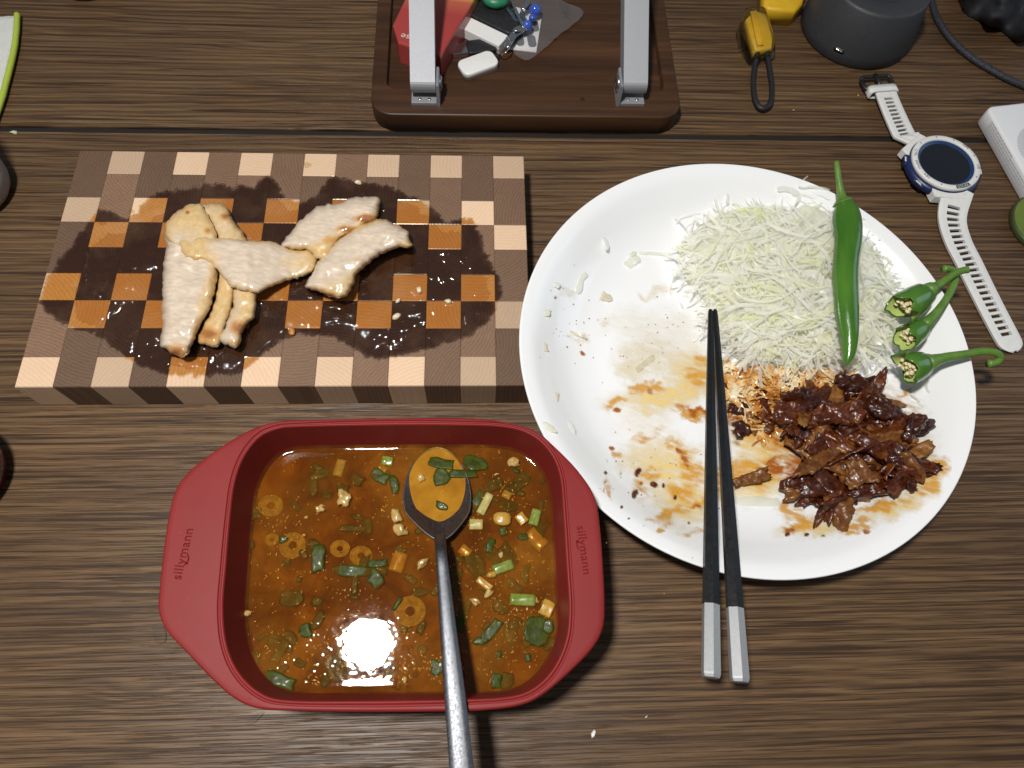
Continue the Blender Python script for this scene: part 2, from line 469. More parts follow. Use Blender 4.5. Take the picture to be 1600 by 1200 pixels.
board = thing('cutting_board', tuple(B0), 'thick end-grain cutting board of checkered maple and walnut blocks', 'cutting board')
cw, ch = BW/14, BD/9
def block(u0, u1, v0, v1, dark):
    g = .00005; b = .0005
    nx = 15; ny = 15 if not dark else 27
    us = [u0+g] + list(np.linspace(u0+b, u1-b, nx)) + [u1-g]
    vs_ = [v0+g] + list(np.linspace(v0+b, v1-b, ny)) + [v1-g]
    X, Y = len(us), len(vs_); V = []
    eps = 1e-6
    ou0, ou1 = u0 < -BW/2+eps, u1 > BW/2-eps; ov0, ov1 = v0 < -BD/2+eps, v1 > BD/2-eps
    for j, v in enumerate(vs_):
        for i, u in enumerate(us):
            d = .00022*((i in (0, X-1)) or (j in (0, Y-1)))
            if (i == 0 and ou0) or (i == X-1 and ou1) or (j == 0 and ov0) or (j == Y-1 and ov1): d = .0007
            V.append(bpt(u, v, BT-d))
    Fc = [[j*X+i, j*X+i+1, (j+1)*X+i+1, (j+1)*X+i] for j in range(Y-1) for i in range(X-1)]
    rim = [i for i in range(X)] + [j*X+X-1 for j in range(1, Y)] + [(Y-1)*X+i for i in range(X-2, -1, -1)] + [j*X for j in range(Y-2, 0, -1)]
    base = len(V)
    for i in rim: p = V[i]; V.append(Vector((p.x, p.y, .0006)))
    n = len(rim)
    for k in range(n): Fc.append([rim[(k+1) % n], rim[k], base+k, base+(k+1) % n])
    Fc.append([base+k for k in range(n)][::-1])
    px = np.array([to_px(p) for p in V]); s = pip(px[:, 0], px[:, 1], WETs)
    wet = np.clip(.5 + s/26, 0, 1)
    low = np.array([p.z < BT-.002 for p in V]); wet[low] = 0
    V = [tuple(p) for p in V]
    o = obj('wood_block', (V, Fc), None, board, smooth=False, attrs={'wet': wet})
    o.data.materials.append(walnut_m if dark else maple_m)
    c = bpt((u0+u1)/2, (v0+v1)/2) - B0
    o.data.transform(Matrix.Rotation(-BROT, 4, 'Z') @ Matrix.Translation(-c)); o.location = c; o.rotation_euler = (0, 0, BROT)
for i in range(14):
    j = 0; odd = i % 2 == 0           # first column starts with a dark double block
    while j < 9:
        light = (j % 3 == (2 if odd else 0))
        h = 1 if light else 2
        block(-BW/2+i*cw, -BW/2+(i+1)*cw, BD/2-min(9, j+h)*ch, BD/2-j*ch, not light)
        j += h

# juice standing on the board
def film_mat(name, tint, bump_s, bscale):
    m = MT(name); v = m.co()
    h = m.math('ADD', m.math('MULTIPLY', m.noise(v, bscale, .6, .4), 1.0), m.math('MULTIPLY', m.noise(v, bscale*2.6, .6, .4), .28))
    big = m.ramp(m.noise(v, 34, 2), (.40, .22), (.56, 1.0))
    nd = m.n('Bump', {'Height': m.math('MULTIPLY', h, big), 'Strength': bump_s, 'Distance': .0015}).outputs[0]
    gl = m.n('BsdfGlossy', {'Color': (1, 1, 1), 'Roughness': .05, 'Normal': nd})
    tr = m.n('BsdfTransparent', {'Color': tint})
    m.surf(m.n('MixShader', {0: .055, 1: tr.outputs[0], 2: gl.outputs[0]}).outputs[0])
    return m.m
juice_m = film_mat('meat_juice', (.95, .88, .78), 1.0, 240)
def thin_sheet(ol, z, thick, step=4, wave=0):
    Q, T, sd = fill(ol, step)
    V = [P(x, y, z+thick*min(1, s/8)**.5 + wave*min(1, s/8)*max(.15, min(1, .5+2.2*noise.noise(Vector((x*.018, y*.018, 3)))))*(1+noise.noise(Vector((x*.085, y*.10, 1)))+.35*noise.noise(Vector((x*.2, y*.22, 6))))) for (x, y), s in zip(Q, sd)]
    return V, [t[::-1] for t in T]
MAINJ = [(262, 330), (345, 300), (372, 305), (400, 300), (415, 290), (430, 300), (440, 318), (468, 330), (505, 312), (530, 288), (552, 296), (600, 305), (650, 322), (672, 345), (700, 362), (735, 358), (748, 395), (760, 430), (762, 470), (735, 505), (700, 520), (650, 530), (610, 545), (580, 540), (545, 512), (490, 510), (440, 520), (405, 545), (370, 572), (330, 575), (270, 575), (225, 560), (190, 540), (170, 520), (120, 495), (120, 450), (135, 400), (160, 370), (210, 360), (235, 345)]
jo = obj('juice_puddle', thin_sheet(resample(MAINJ, 4, 7, 5), BT+.0001, .0004, 3, .0010), juice_m)
tag(jo, 'dark glossy meat juice spread across the middle of the checkered board', 'juice')
for k, (x, y, r) in enumerate([(160, 347, 7), (205, 330, 5), (480, 258, 6), (172, 336, 4), (455, 519, 6)]):
    ol = [(x+r*math.cos(a)*(1+.3*math.sin(3*a+k)), y+r*.75*math.sin(a)) for a in np.linspace(0, 2*math.pi, 14)[:-1]]
    o = obj('juice_drop', thin_sheet(resample(ol, 1.5, 0), BT+.0002, .0012, 1.5), juice_m)
    tag(o, ['dark juice drop by the second maple block at the left of the board', 'dark juice drop between two maple blocks near the upper left of the board', 'juice drop on bare walnut above the right pork slices', 'smallest dark juice drop at the upper left of the board', 'juice drop round the fried crumb below the pork'][k], 'juice', 'drops of juice on the board')

# ================================================================== COOKED PORK
def meat_mat():
    m = MT('cooked_pork'); v = m.co()
    n1 = m.noise(v, 70, 5, .65); n2 = m.noise(v, 330, 4, .7); n3 = m.noise(m.map(v, (1, 3.2, 1), rot=(0, 0, .6)), 150, 5, .65)
    lean = m.mix(m.ramp(n3, (.34, 0.0), (.68, 1.0)), (.53, .42, .315), (.68, .58, .46))
    fat = m.mix(m.ramp(n2, (.3, 0.0), (.7, 1.0)), (.54, .355, .14), (.66, .49, .26))
    fa = m.math('ADD', m.attr('fat'), m.math('MULTIPLY', m.math('SUBTRACT', n1, .5), .8))
    c = m.mix(m.ramp(fa, (.28, 0.0), (.60, 1.0)), lean, fat)
    br = m.math('ADD', m.attr('brown'), m.math('MULTIPLY', m.math('SUBTRACT', n1, .5), .9))
    c = m.mix(m.ramp(br, (.34, 0.0), (.75, .85)), c, (.52, .26, .07))
    c = m.mix(m.ramp(br, (.72, 0.0), (1.05, .8)), c, (.24, .075, .018))
    m.p(col=c, rough=m.ramp(n1, (.3, .30), (.7, .5)), spec=.45, sss=.12, ssss=.004, sssr=(1, .5, .3), coat=.85, coatr=.11,
        nrm=m.bump(m.math('ADD', m.math('MULTIPLY', n2, .6), m.math('MULTIPLY', n3, .35)), .26, .0010))
    return m.m
pork_m = meat_mat()
def slice_(ol, z0, thick, seed, label, fatf, brownf, tilt=None):
    geo, Q, sd = puffy(ol, tilt or (lambda x, y: z0), thick*1.3, 3.0, 2.4, seed, 15, .15, .48)
    n = len(Q)//2
    fat = np.array([fatf(x, y) for x, y in Q]); br = np.array([brownf(x, y) for x, y in Q])
    br *= 1.35; fat[:n] += .28*np.clip(1-sd[:n]/9, 0, 1); br[n:] += .08; fat[n:] += .5
    return tag(obj('pork_slice', geo, pork_m, attrs={'fat': np.clip(fat, 0, 1), 'brown': np.clip(br, 0, 1.2)}), label, 'pork', 'slices of cooked pork on the board')
def spots(*cs):
    return lambda x, y: max(math.exp(-((x-a)/rx)**2-((y-b)/ry)**2)*k for a, b, rx, ry, k in cs)
z = BT+.0004
slice_([(341, 428), (333, 477), (308, 530), (323, 539), (342, 542), (351, 514), (362, 477), (368, 440), (360, 400), (345, 395)], z, .008, 3, 'narrow golden pork slice wedged between two others under the crossing slice', lambda x, y: .8, spots((325, 522, 22, 15, .8), (352, 480, 10, 30, .3)))
slice_([(365, 441), (363, 477), (354, 505), (343, 530), (370, 543), (382, 512), (398, 491), (401, 456), (396, 420), (372, 415)], z+.001, .009, 4, 'short pork slice with orange browned tip at the right of the left stack', lambda x, y: .2+.02*(x-360), spots((372, 512, 16, 14, .75), (365, 535, 16, 8, .5)))
slice_([(260, 352), (258, 390), (254, 430), (253, 477), (254, 512), (250, 538), (265, 549), (286, 559), (300, 540), (311, 512), (330, 477), (340, 430), (338, 400), (320, 370), (290, 350), (272, 348)], z+.001, .011, 1, 'long pale pork slice along the left of the stack', lambda x, y: .05+.022*(x-(302-.22*(y-440))), spots((278, 548, 22, 14, .75), (305, 505, 16, 22, .35)))
slice_([(305, 321), (328, 318), (351, 319), (362, 340), (372, 355), (387, 378), (372, 390), (345, 390), (336, 365), (322, 340)], z+.001, .009, 6, 'creamy pork slice at the top of the left stack nearest the crossing slice', lambda x, y: .5, spots((353, 338, 14, 8, .7), (340, 330, 10, 6, .3)))
slice_([(268, 338), (286, 323), (307, 318), (320, 328), (332, 350), (340, 372), (330, 388), (290, 392), (262, 374), (260, 352)], z+.009, .0065, 5, 'curled pork slice at the upper left corner of the stack', lambda x, y: .62-.01*(y-350), spots((293, 332, 5, 4, .9), (325, 360, 9, 8, .6), (290, 328, 25, 8, .35)))
slice_([(280, 372), (307, 367), (335, 370), (361, 373), (391, 376), (421, 377), (440, 383), (463, 390), (482, 390), (494, 404), (490, 423), (463, 435), (435, 443), (403, 457), (379, 453), (363, 449), (349, 435), (335, 418), (321, 408), (300, 407), (284, 395)], z+.011, .0062, 7, 'pale pork slice lying crossways over the left stack', lambda x, y: .25 + .5*math.exp(-((x-300)/30)**2) + .006*max(0, x-440), spots((470, 393, 20, 6, .35), (300, 403, 30, 5, .4)),
       tilt=lambda x, y: z + .0105 - .0095*max(0, min(1, (x-385)/70)))
slice_([(440, 380), (455, 362), (473, 340), (497, 323), (523, 318), (550, 309), (573, 307), (592, 309), (593, 322), (588, 342), (568, 354), (530, 376), (512, 405), (494, 404), (483, 392), (460, 390), (442, 386)], z, .0105, 8, 'white pork slice with a browned strip, upper one at the right', lambda x, y: .05+.03*(y-(395-.42*(x-440))+8), spots((570, 341, 22, 8, .95), (540, 358, 20, 7, .85), (515, 375, 16, 9, .5), (590, 325, 5, 16, .6), (497, 392, 14, 9, .4)))
slice_([(528, 375), (557, 355), (580, 345), (597, 342), (617, 350), (638, 362), (640, 373), (644, 385), (622, 388), (597, 397), (572, 415), (557, 432), (547, 457), (540, 463), (527, 467), (505, 458), (485, 452), (476, 445), (487, 428), (497, 407), (513, 393)], z+.002, .012, 9, 'curved pork slice, lower one at the right of the board', lambda x, y: .25+.3*math.sin((x*.55+y)*.07), spots((560, 405, 20, 8, .45), (513, 461, 14, 5, .8), (585, 375, 8, 5, .45)))
obj_bits = [(560, 258+27, 5, 'pale'), (622, 470, 4, 'pale'), (655, 453, 5, 'pale'), (700, 471, 5, 'pale'), (620, 494, 6, 'pale'), (456, 519, 6, 'fried')]
bit_p = simple('pale_garlic', (.72, .64, .46), (.60, .48, .28), 300, .35, coat=.4)
bit_f = simple('fried_crumb', (.55, .24, .05), (.30, .10, .02), 500, .4, coat=.3)
for k, (x, y, r, t) in enumerate(obj_bits):
    p = P(x, y, BT+.0012); s = r/2.5e3
    o = obj('fried_crumb' if t == 'fried' else 'garlic_bit', blob(p, s, k, .6, 8, 6, 1.3, .8, .7, k), bit_f if t == 'fried' else bit_p)
    tag(o, 'orange fried crumb on the walnut below the pork' if t == 'fried' else 'tiny pale garlic bit on the wet board', 'crumb', None if t == 'fried' else 'garlic bits on the board')
# ================================================================== RED SILICONE BOWL
HR = .058
OUT_PX = [(470, 655), (600, 652), (730, 652), (800, 660), (838, 673), (872, 701), (906, 737), (930, 775), (938, 820), (943, 880), (946, 950), (942, 985), (925, 1015), (890, 1051), (850, 1085), (815, 1102), (760, 1110), (700, 1112), (560, 1113), (450, 1111), (400, 1107), (365, 1092), (330, 1062), (290, 1020), (258, 985), (246, 955), (247, 920), (255, 850), (264, 795), (275, 760), (300, 730), (350, 693), (395, 668), (430, 658)]
IN_PX = [(460, 667), (600, 664), (700, 664), (785, 667), (830, 680), (860, 708), (875, 745), (880, 800), (885, 880), (889, 950), (884, 1000), (864, 1045), (832, 1076), (790, 1089), (700, 1093), (560, 1095), (450, 1094), (408, 1083), (374, 1052), (354, 1008), (348, 950), (353, 880), (359, 810), (366, 755), (380, 715), (404, 684), (430, 671)]
def world_ol(px, z, n):
    return [P(p.x, p.y, z) for p in spline([(x, y, 0) for x, y in px], n, True)]
BC = P(618, 880, HR)
def polar(px, n=180):
    w = world_ol(px, HR, 900); a = np.array([math.atan2(p.y-BC.y, p.x-BC.x) for p in w]); r = np.array([math.hypot(p.y-BC.y, p.x-BC.x) for p in w])
    o = np.argsort(a); a = a[o]; r = r[o]
    a = np.concatenate([a-2*math.pi, a, a+2*math.pi]); r = np.concatenate([r, r, r])
    t = np.linspace(-math.pi, math.pi, n, endpoint=False)
    return t, np.interp(t, a, r)
TH, RIN = polar(IN_PX); _, ROUT = polar(OUT_PX)
def bring(r, z): return [(BC.x+q*math.cos(t), BC.y+q*math.sin(t), z) for q, t in zip(r, TH)]
def red_mat():
    m = MT('red_silicone'); v = m.co()
    n1 = m.noise(v, 1400, 3, .7); n2 = m.noise(v, 22, 3)
    c = m.ramp(n2, (.3, (.185, .0135, .0135)), (.7, (.212, .0170, .0165)))
    sp = m.ramp(m.n('TexVoronoi', {'Vector': v, 'Scale': 330}).outputs[0], (.0, 1.0), (.10, 0.0))
    sp = m.math('MULTIPLY', sp, m.ramp(m.noise(v, 45, 2), (.55, 0.0), (.66, .5)))
    c = m.mix(sp, c, (.55, .20, .18))
    m.p(col=c, rough=m.ramp(n2, (.3, .42), (.7, .52)), spec=.22, nrm=m.bump(n1, .12, .0003))
    return m.m
red_m = red_mat()
bowl = thing('serving_bowl', (BC.x, BC.y, 0), 'red silicone bowl with two wide flat handles full of orange soup', 'bowl')
TAP = .10
def wall(z): return RIN - (HR-z)*TAP
inner = [bring(wall(.004)-.016, .0042), bring(wall(.004)-.008, .0050), bring(wall(.008)-.0025, .0085), bring(wall(.012), .013), bring(wall(.03), .03), bring(wall(HR-.003), HR-.003), bring(RIN-.0001, HR-.0008)]
outer = [bring(wall(.003)-.007, .0006), bring(wall(.003)-.002, .0006), bring(wall(.006)+.0015, .005), bring(wall(.03)+.0022, .03), bring(RIN+.0018, HR-.0045)]
V1, F1 = loft(outer, True, False); V2, F2 = loft(inner[::-1], False, True)
obj('basin', merge((V1, F1), (V2, F2)), red_m, bowl)
rimr = [bring(RIN-.0001, HR-.0008), bring(RIN+.0002, HR-.0001), bring(RIN+.0008, HR+.0003), bring(RIN+.0015, HR-.0001), bring(RIN+.0018, HR-.0014), bring(RIN+.0027, HR-.0014), bring(RIN+.0029, HR-.0002)]
rv, rf = loft(rimr[::-1], False, False)
obj('rim', (rv, rf), red_m, bowl)
gap = np.maximum(ROUT, RIN+.0042)
fl = [bring(RIN+.0018, HR-.0045), bring(gap-.0012, HR-.0042), bring(gap-.0002, HR-.0035), bring(gap, HR-.0022), bring(gap-.0003, HR-.0011), bring(gap-.0009, HR-.0005), bring(gap-.0013, HR-.0004), bring(np.maximum(gap-.0035, RIN+.0031), HR-.00038), bring(np.minimum(RIN+.0045, gap-.0015), HR-.00032), bring(RIN+.0029, HR-.0003)]
fv, ff = loft(fl, False, False); n_ = len(TH)
for side in (-1, 1):
    keep = [f for f in ff if (math.cos(TH[f[0] % n_]) > 0) == (side > 0)]
    used = sorted({i for f in keep for i in f}); mp = {i: k for k, i in enumerate(used)}
    sharp(obj('handle', ([fv[i] for i in used], [[mp[i] for i in f] for f in keep]), red_m, bowl), 35)
red_d = simple('shaded_red_lettering', (.15, .0105, .011), (.135, .0095, .010), 80, .75, spec=.05)  # flat letters: the darker red stands in for shade in the pressed shapes
for (a, b, flip) in (((276, 905), (296, 826), 1), ((907, 822), (917, 897), 1)):
    A, B = P(*a, HR-.0002), P(*b, HR-.0002)
    xd = (B-A); L = xd.length; yd = Vector((-xd.y, xd.x, 0))
    g = text_mesh('sillymann', 1.0, .0, 1.05)
    w = max(v[0] for v in g[0]) - min(v[0] for v in g[0]); k = L/w
    g = ([(v[0]*k, v[1]*k, v[2]*k) for v in g[0]], g[1])
    mid = (A+B)/2 + Vector((0, 0, .00022))
    # the smile under the y
    sm = []
    for i in range(15):
        t = math.pi*(1.12+.72*i/14); sm.append((-.11*L+.115*L*math.cos(t), -.045*L+.085*L*math.sin(t), 0))
    sv = []
    for i, p in enumerate(sm):
        q = .0003; nx, ny = p[0]+.11*L, p[1]+.045*L; l = math.hypot(nx, ny)
        sv += [(p[0]-nx/l*q, p[1]-ny/l*q, 0), (p[0]+nx/l*q, p[1]+ny/l*q, 0)]
    sf = [[2*i, 2*i+1, 2*i+3, 2*i+2] for i in range(14)]
    obj('lettering', xf(merge(g, (sv, sf)), mid, xd, yd), red_d, bowl, smooth=False)

# ================================================================== SOUP
ZS = .030; HS = .0375
def broth_mat():
    m = MT('broth'); v = m.co()
    n1 = m.noise(v, 26, 4, .6, .4); n2 = m.noise(v, 130, 4, .7)
    c = m.ramp(m.math('MULTIPLY_ADD', n1, .7, m.math('MULTIPLY', n2, .3)), (.34, (.095, .030, .0028)), (.52, (.180, .065, .0062)), (.68, (.30, .128, .014)))
    vo = m.n('TexVoronoi', {'Vector': v, 'Scale': 260}).outputs[0]
    bub = m.math('MULTIPLY', m.ramp(vo, (.10, 1.0), (.24, 0.0)), m.ramp(m.noise(v, 30, 2), (.50, 0.0), (.62, 1.0)))
    h = m.math('ADD', m.math('MULTIPLY', m.noise(v, 62, 3, .55), .40), m.math('MULTIPLY', bub, .10))
    nd = m.bump(h, .35, .0010)
    df = m.n('BsdfDiffuse', {'Color': c}); tr = m.n('BsdfTransparent', {'Color': (1.0, .80, .46)})
    body = m.n('MixShader', {0: m.ramp(n1, (.35, .20), (.65, .40)), 1: tr.outputs[0], 2: df.outputs[0]})
    fr = m.n('Fresnel', {'IOR': 1.36, 'Normal': nd}).outputs[0]
    gl = m.n('BsdfGlossy', {'Color': (1, 1, 1), 'Roughness': .03, 'Normal': nd})
    m.surf(m.n('MixShader', {0: fr, 1: body.outputs[0], 2: gl.outputs[0]}).outputs[0]); return m.m
def sediment_mat():
    m = MT('sediment'); v = m.co()
    n1 = m.noise(v, 34, 4, .65, .5)
    c = m.ramp(n1, (.34, (.085, .026, .0024)), (.52, (.180, .065, .0060)), (.68, (.30, .126, .013)))
    df = m.n('BsdfDiffuse', {'Color': c}); tr = m.n('BsdfTransparent', {'Color': (1.0, .80, .46)})
    m.surf(m.n('MixShader', {0: m.ramp(n1, (.35, .62), (.6, .85)), 1: tr.outputs[0], 2: df.outputs[0]}).outputs[0]); return m.m
broth_m = broth_mat(); sed_m = sediment_mat()
soup = thing('soup', (BC.x, BC.y, .005), 'orange brown scallion soup filling the red bowl', 'soup')
def disc(rad, z, men=0, rings=26):
    rr = []
    for k in range(rings+1):
        u = k/rings; q = 1-(1-u)**1.6
        d = rad*(1-q); 
        rr.append([(BC.x+(rad[i]*q)*math.cos(t), BC.y+(rad[i]*q)*math.sin(t), z+men*math.exp(-(1-q)*rad[i]/.0016)) for i, t in enumerate(TH)])
    V, Fc = loft(rr[1:], False, False); V.append((BC.x, BC.y, z)); n = len(TH)
    Fc += [[len(V)-1, (i+1) % n, i] for i in range(n)]
    return V, Fc
def flipped(g): return g[0], [f[::-1] for f in g[1]]
obj('broth', flipped(disc(wall(ZS)+.0003, ZS, .0012)), broth_m, soup)
for dz in (.0022, .0048, .009):
    obj('sediment', flipped(disc(wall(ZS-dz)-.0005, ZS-dz)), sed_m, soup)

# pieces floating in it
leaf_m = simple('scallion_leaf', (.020, .030, .0012), (.048, .062, .003), 240, .45, spec=.18, coat=.03, coatr=.05, bump=.2)
pale_m = simple('scallion_stalk', (.32, .28, .07), (.46, .38, .14), 200, .28, coat=.4, coatr=.06, sss=.1, ssss=.003)
lime_m = simple('scallion_green_stalk', (.11, .17, .018), (.22, .26, .045), 220, .28, coat=.6, coatr=.06)
yel_m = simple('yellow_vegetable', (.36, .200, .022), (.48, .30, .06), 180, .3, coat=.35, coatr=.06, sss=.1, ssss=.003)
wht_m = simple('garlic_chip', (.50, .36, .14), (.40, .24, .06), 200, .3, coat=.4, coatr=.06, sss=.1, ssss=.003)
ring_m = simple('scallion_ring_flesh', (.40, .27, .05), (.22, .13, .02), 330, .7, spec=.2)
MMP = .00037   # metres per photograph pixel at the soup
def leaf_geo(x, y, w, h, rot, z, seed):
    a, b = max(w, h)*MMP*.5, min(w, h)*MMP*.5
    ol = [(-a, -b*.8), (-a*.3, -b*1.05), (a*.4, -b*.9), (a*1.05, -b*.8), (a*.9, b*.2), (a*.95, b), (a*.2, b*.85), (-a*.6, b*1.05), (-a*1.02, b*.7)]
    ol = [q for p, r in zip(ol, ol[1:]+ol[:1]) for q in (p, ((p[0]*.85+r[0]*.15), (p[1]*.85+r[1]*.15)), ((p[0]*.15+r[0]*.85), (p[1]*.15+r[1]*.85)))]
    if seed % 3: ol = ragged(2.1*a, 2.3*b, seed, 8)
    return flake(P(x, y, z), ol, .0005, -rot, random.uniform(-.03, .03), random.uniform(-.12, .22), .35, seed, .0009, .12, random.uniform(-.12, .12))
def ring_geo(x, y, r, z, seed, n=28):
    p = P(x, y, z); R_ = r*MMP
    prof = [(R_*.93, -.0022), (R_, -.0012), (R_, .0), (R_*.97, .0002), (R_*.88, .0002), (R_*.84, -.0001), (R_*.74, -.0001), (R_*.70, .0001), (R_*.56, .0001), (R_*.52, -.0002), (R_*.34, -.0001), (R_*.30, -.0004), (R_*.28, -.0014), (R_*.90, -.0022)]
    g = lathe(prof, n, tuple(p), False, False, 1, .85+.15*random.random())
    a = random.uniform(-.08, .08)
    return [(v[0], v[1], v[2]+(v[0]-p.x)*a + .0005*noise.noise(Vector(v)*420)) for v in g[0]], g[1]
def stalk_geo(x, y, w, h, rot, z, seed):
    """a ridged piece of stalk, curved like a cut tube"""
    p = P(x, y, z); W, H = w*MMP, h*MMP; rings = []
    for k in range(8):
        u = k/7-.5; row = []
        m_ = 9
        for i in range(m_):
            s = i/(m_-1)-.5; zz = math.cos(s*2.4)*H*.22 - H*.12 + (.00022 if i % 2 else 0)
            row.append((u*W*(1 if abs(u) < .49 else .97), s*H, zz + .0004*noise.noise(Vector((u*3+seed, s*3, 1)))))
        for i in range(m_-1, -1, -1):
            a = row[i]; row.append((a[0]*.96, a[1]*.96, a[2]-.0011))
        rings.append(row)
    g = loft(rings); c, s_ = math.cos(-rot), math.sin(-rot)
    return [(p.x+v[0]*c-v[1]*s_, p.y+v[0]*s_+v[1]*c, p.z+v[2]) for v in g[0]], g[1]
up_, dn_ = .0006, -.0013
PIECES = [  # kind, x, y, w, h, degrees in the picture, depth, label (None = one of many alike)
 ('ring', 423, 790, 19, 0, 0, -.0009, 'yellow scallion ring nearest the upper left corner of the soup'), ('ring', 457, 852, 20, 0, 0, -.0009, 'yellow scallion ring left of the middle of the soup'),
 ('ring', 531, 857, 15, 0, 0, dn_, 'sunken pale scallion ring, upper of two side by side'), ('ring', 564, 868, 17, 0, 0, dn_, 'sunken pale scallion ring, lower of two side by side'),
 ('ring', 641, 955, 23, 0, 0, -.0005, 'large wet yellow scallion ring left of the spoon handle'), ('ring', 425, 843, 10, 0, 0, dn_, 'small sunken scallion ring by the bowl wall'),
 ('bit', 537, 778, 26, 20, 70, .001, 'teardrop garlic chip floating in the upper left of the soup'), ('bit', 499, 795, 14, 12, 0, .0003, None), ('bit', 619, 806, 22, 13, 60, .001, None), ('bit', 624, 828, 22, 16, 20, .001, None),
 ('bit', 660, 880, 18, 11, 120, .001, None), ('bit', 803, 722, 18, 15, 0, .001, None), ('bit', 763, 928, 14, 8, 120, .0008, None), ('bit', 742, 940, 14, 10, 30, .0, None), ('bit', 380, 955, 24, 10, 10, .0004, None),
 ('bean', 785, 811, 29, 21, 0, .0012, 'shiny yellow bean half floating at the right of the spoon'), ('bean', 768, 898, 16, 10, -20, .0008, 'small yellow kernel near the right wall of the bowl'),
 ('stalkp', 758, 787, 36, 13, -70, .0012, 'upright pale scallion strip right of the spoon'), ('stalkp', 744, 819, 21, 17, -5, .0, 'ridged yellow stalk square below the pale strip'), ('stalky', 815, 810, 17, 16, 45, .0, 'amber vegetable cube beside the bean half'),
 ('stalkg', 836, 808, 26, 15, -80, .0008, 'bright green stalk piece near the right wall'), ('stalky', 838, 842, 34, 22, 40, dn_, 'sunken ridged amber stalk near the right wall'), ('stalkg', 817, 937, 38, 17, -3, .001, 'bright green stalk piece low at the right of the soup'),
 ('stalkg', 786, 886, 32, 15, -25, .0005, 'pale green stalk piece right of the spoon handle'), ('stalky', 855, 950, 18, 24, 20, .0002, 'yellow vegetable piece against the right wall'), ('stalky', 727, 861, 18, 16, 30, dn_, None), ('stalkp', 530, 731, 28, 15, -85, dn_, 'sunken pale stalk by the far wall of the bowl'),
 ('stalky', 622, 878, 30, 22, -80, dn_, None), ('stalky', 757, 912, 26, 10, 30, .0002, None), ('stalkp', 792, 773, 14, 12, 20, dn_, None), ('stalkg', 605, 720, 18, 15, 0, .0, 'small green stalk piece at the far wall'), ('stalky', 598, 732, 15, 12, 30, dn_, None),
 ('leaf', 489, 762, 32, 13, 75, dn_, None), ('leaf', 511, 773, 16, 12, 10, dn_, None), ('leaf', 553, 893, 64, 13, -4, .0002, 'long dark scallion leaf left of the middle of the soup'), ('leaf', 585, 905, 26, 24, 20, .0004, None), ('leaf', 552, 826, 40, 11, -3, dn_, None), ('leaf', 575, 823, 28, 12, 80, dn_, None),
 ('leaf', 500, 733, 34, 14, 20, dn_, None), ('leaf', 593, 744, 30, 20, 25, .0, None), ('leaf', 615, 757, 30, 12, 70, .0004, None), ('leaf', 741, 723, 40, 22, 10, .0006, 'dark green scallion clump behind the spoon tip'), ('leaf', 745, 783, 42, 15, -65, .0, None), ('leaf', 838, 985, 34, 40, 10, .0006, 'largest dark scallion leaf at the lower right of the soup'),
 ('leaf', 857, 978, 14, 20, 0, .0008, None), ('leaf', 776, 1064, 16, 20, 0, .0005, None), ('leaf', 742, 883, 44, 22, 50, dn_, None), ('leaf', 792, 865, 40, 26, 35, dn_, None), ('leaf', 766, 852, 12, 24, 10, .0003, None), ('leaf', 786, 830, 12, 14, 0, .0, None), ('leaf', 845, 830, 18, 36, 10, dn_, None),
 ('leaf', 810, 755, 22, 40, 40, dn_, None), ('leaf', 795, 790, 30, 14, 0, dn_, None), ('leaf', 722, 972, 18, 30, 10, .0, None), ('leaf', 768, 985, 36, 16, -55, .0002, None), ('leaf', 797, 990, 16, 30, -20, dn_, None), ('leaf', 683, 1042, 20, 18, 0, .0, None), ('leaf', 437, 1062, 44, 17, 15, .001, 'wet dark leaf at the near left corner of the soup'),
 ('leaf', 495, 940, 16, 14, 0, dn_, None), ('leaf', 477, 986, 22, 16, 60, .0004, None), ('leaf', 438, 1005, 40, 22, 10, dn_, None), ('leaf', 495, 970, 12, 26, 20, dn_, None), ('leaf', 508, 1062, 16, 14, 20, dn_, None), ('leaf', 462, 790, 20, 10, 40, dn_, None), ('leaf', 490, 850, 18, 16, 0, dn_, None), ('leaf', 455, 935, 40, 20, 0, dn_, None),
 ('leaf', 497, 872, 20, 40, -8, .0004, 'folded green leaf ring left of the long dark leaf'), ('leaf', 560, 990, 14, 10, 0, dn_, None), ('leaf', 655, 925, 26, 12, -10, dn_, None), ('leaf', 590, 880, 30, 12, -10, .0004, None), ('leaf', 640, 905, 22, 12, 25, dn_, None), ('leaf', 710, 905, 16, 40, 10, dn_, None), ('leaf', 805, 915, 30, 12, 30, dn_, None), ('leaf', 660, 1015, 16, 12, 0, dn_, None), ('leaf', 400, 800, 14, 22, 0, dn_, None), ('leaf', 625, 860, 18, 14, 20, dn_, None), ('leaf', 390, 850, 16, 12, 0, dn_, None)]
ALIKE = {'leaf': ('scallion_leaf', 'small dark green scallion leaf floating in the orange soup', 'scallion', 'dark scallion leaves in the soup', leaf_m),
         'ring': ('scallion_ring', None, 'scallion', 'scallion rings in the soup', ring_m), 'bean': ('bean', None, 'bean', None, yel_m),
         'bit': ('garlic_bit', 'small whitish garlic bit floating in the orange soup', 'garlic', 'garlic bits in the soup', wht_m),
         'stalkp': ('scallion_stalk', 'small pale stalk cube sunk in the soup', 'scallion', 'stalk pieces in the soup', pale_m), 'stalky': ('scallion_stalk', 'small sunken amber stalk piece in the soup', 'scallion', 'stalk pieces in the soup', yel_m),
         'stalkg': ('scallion_stalk', None, 'scallion', 'stalk pieces in the soup', lime_m)}
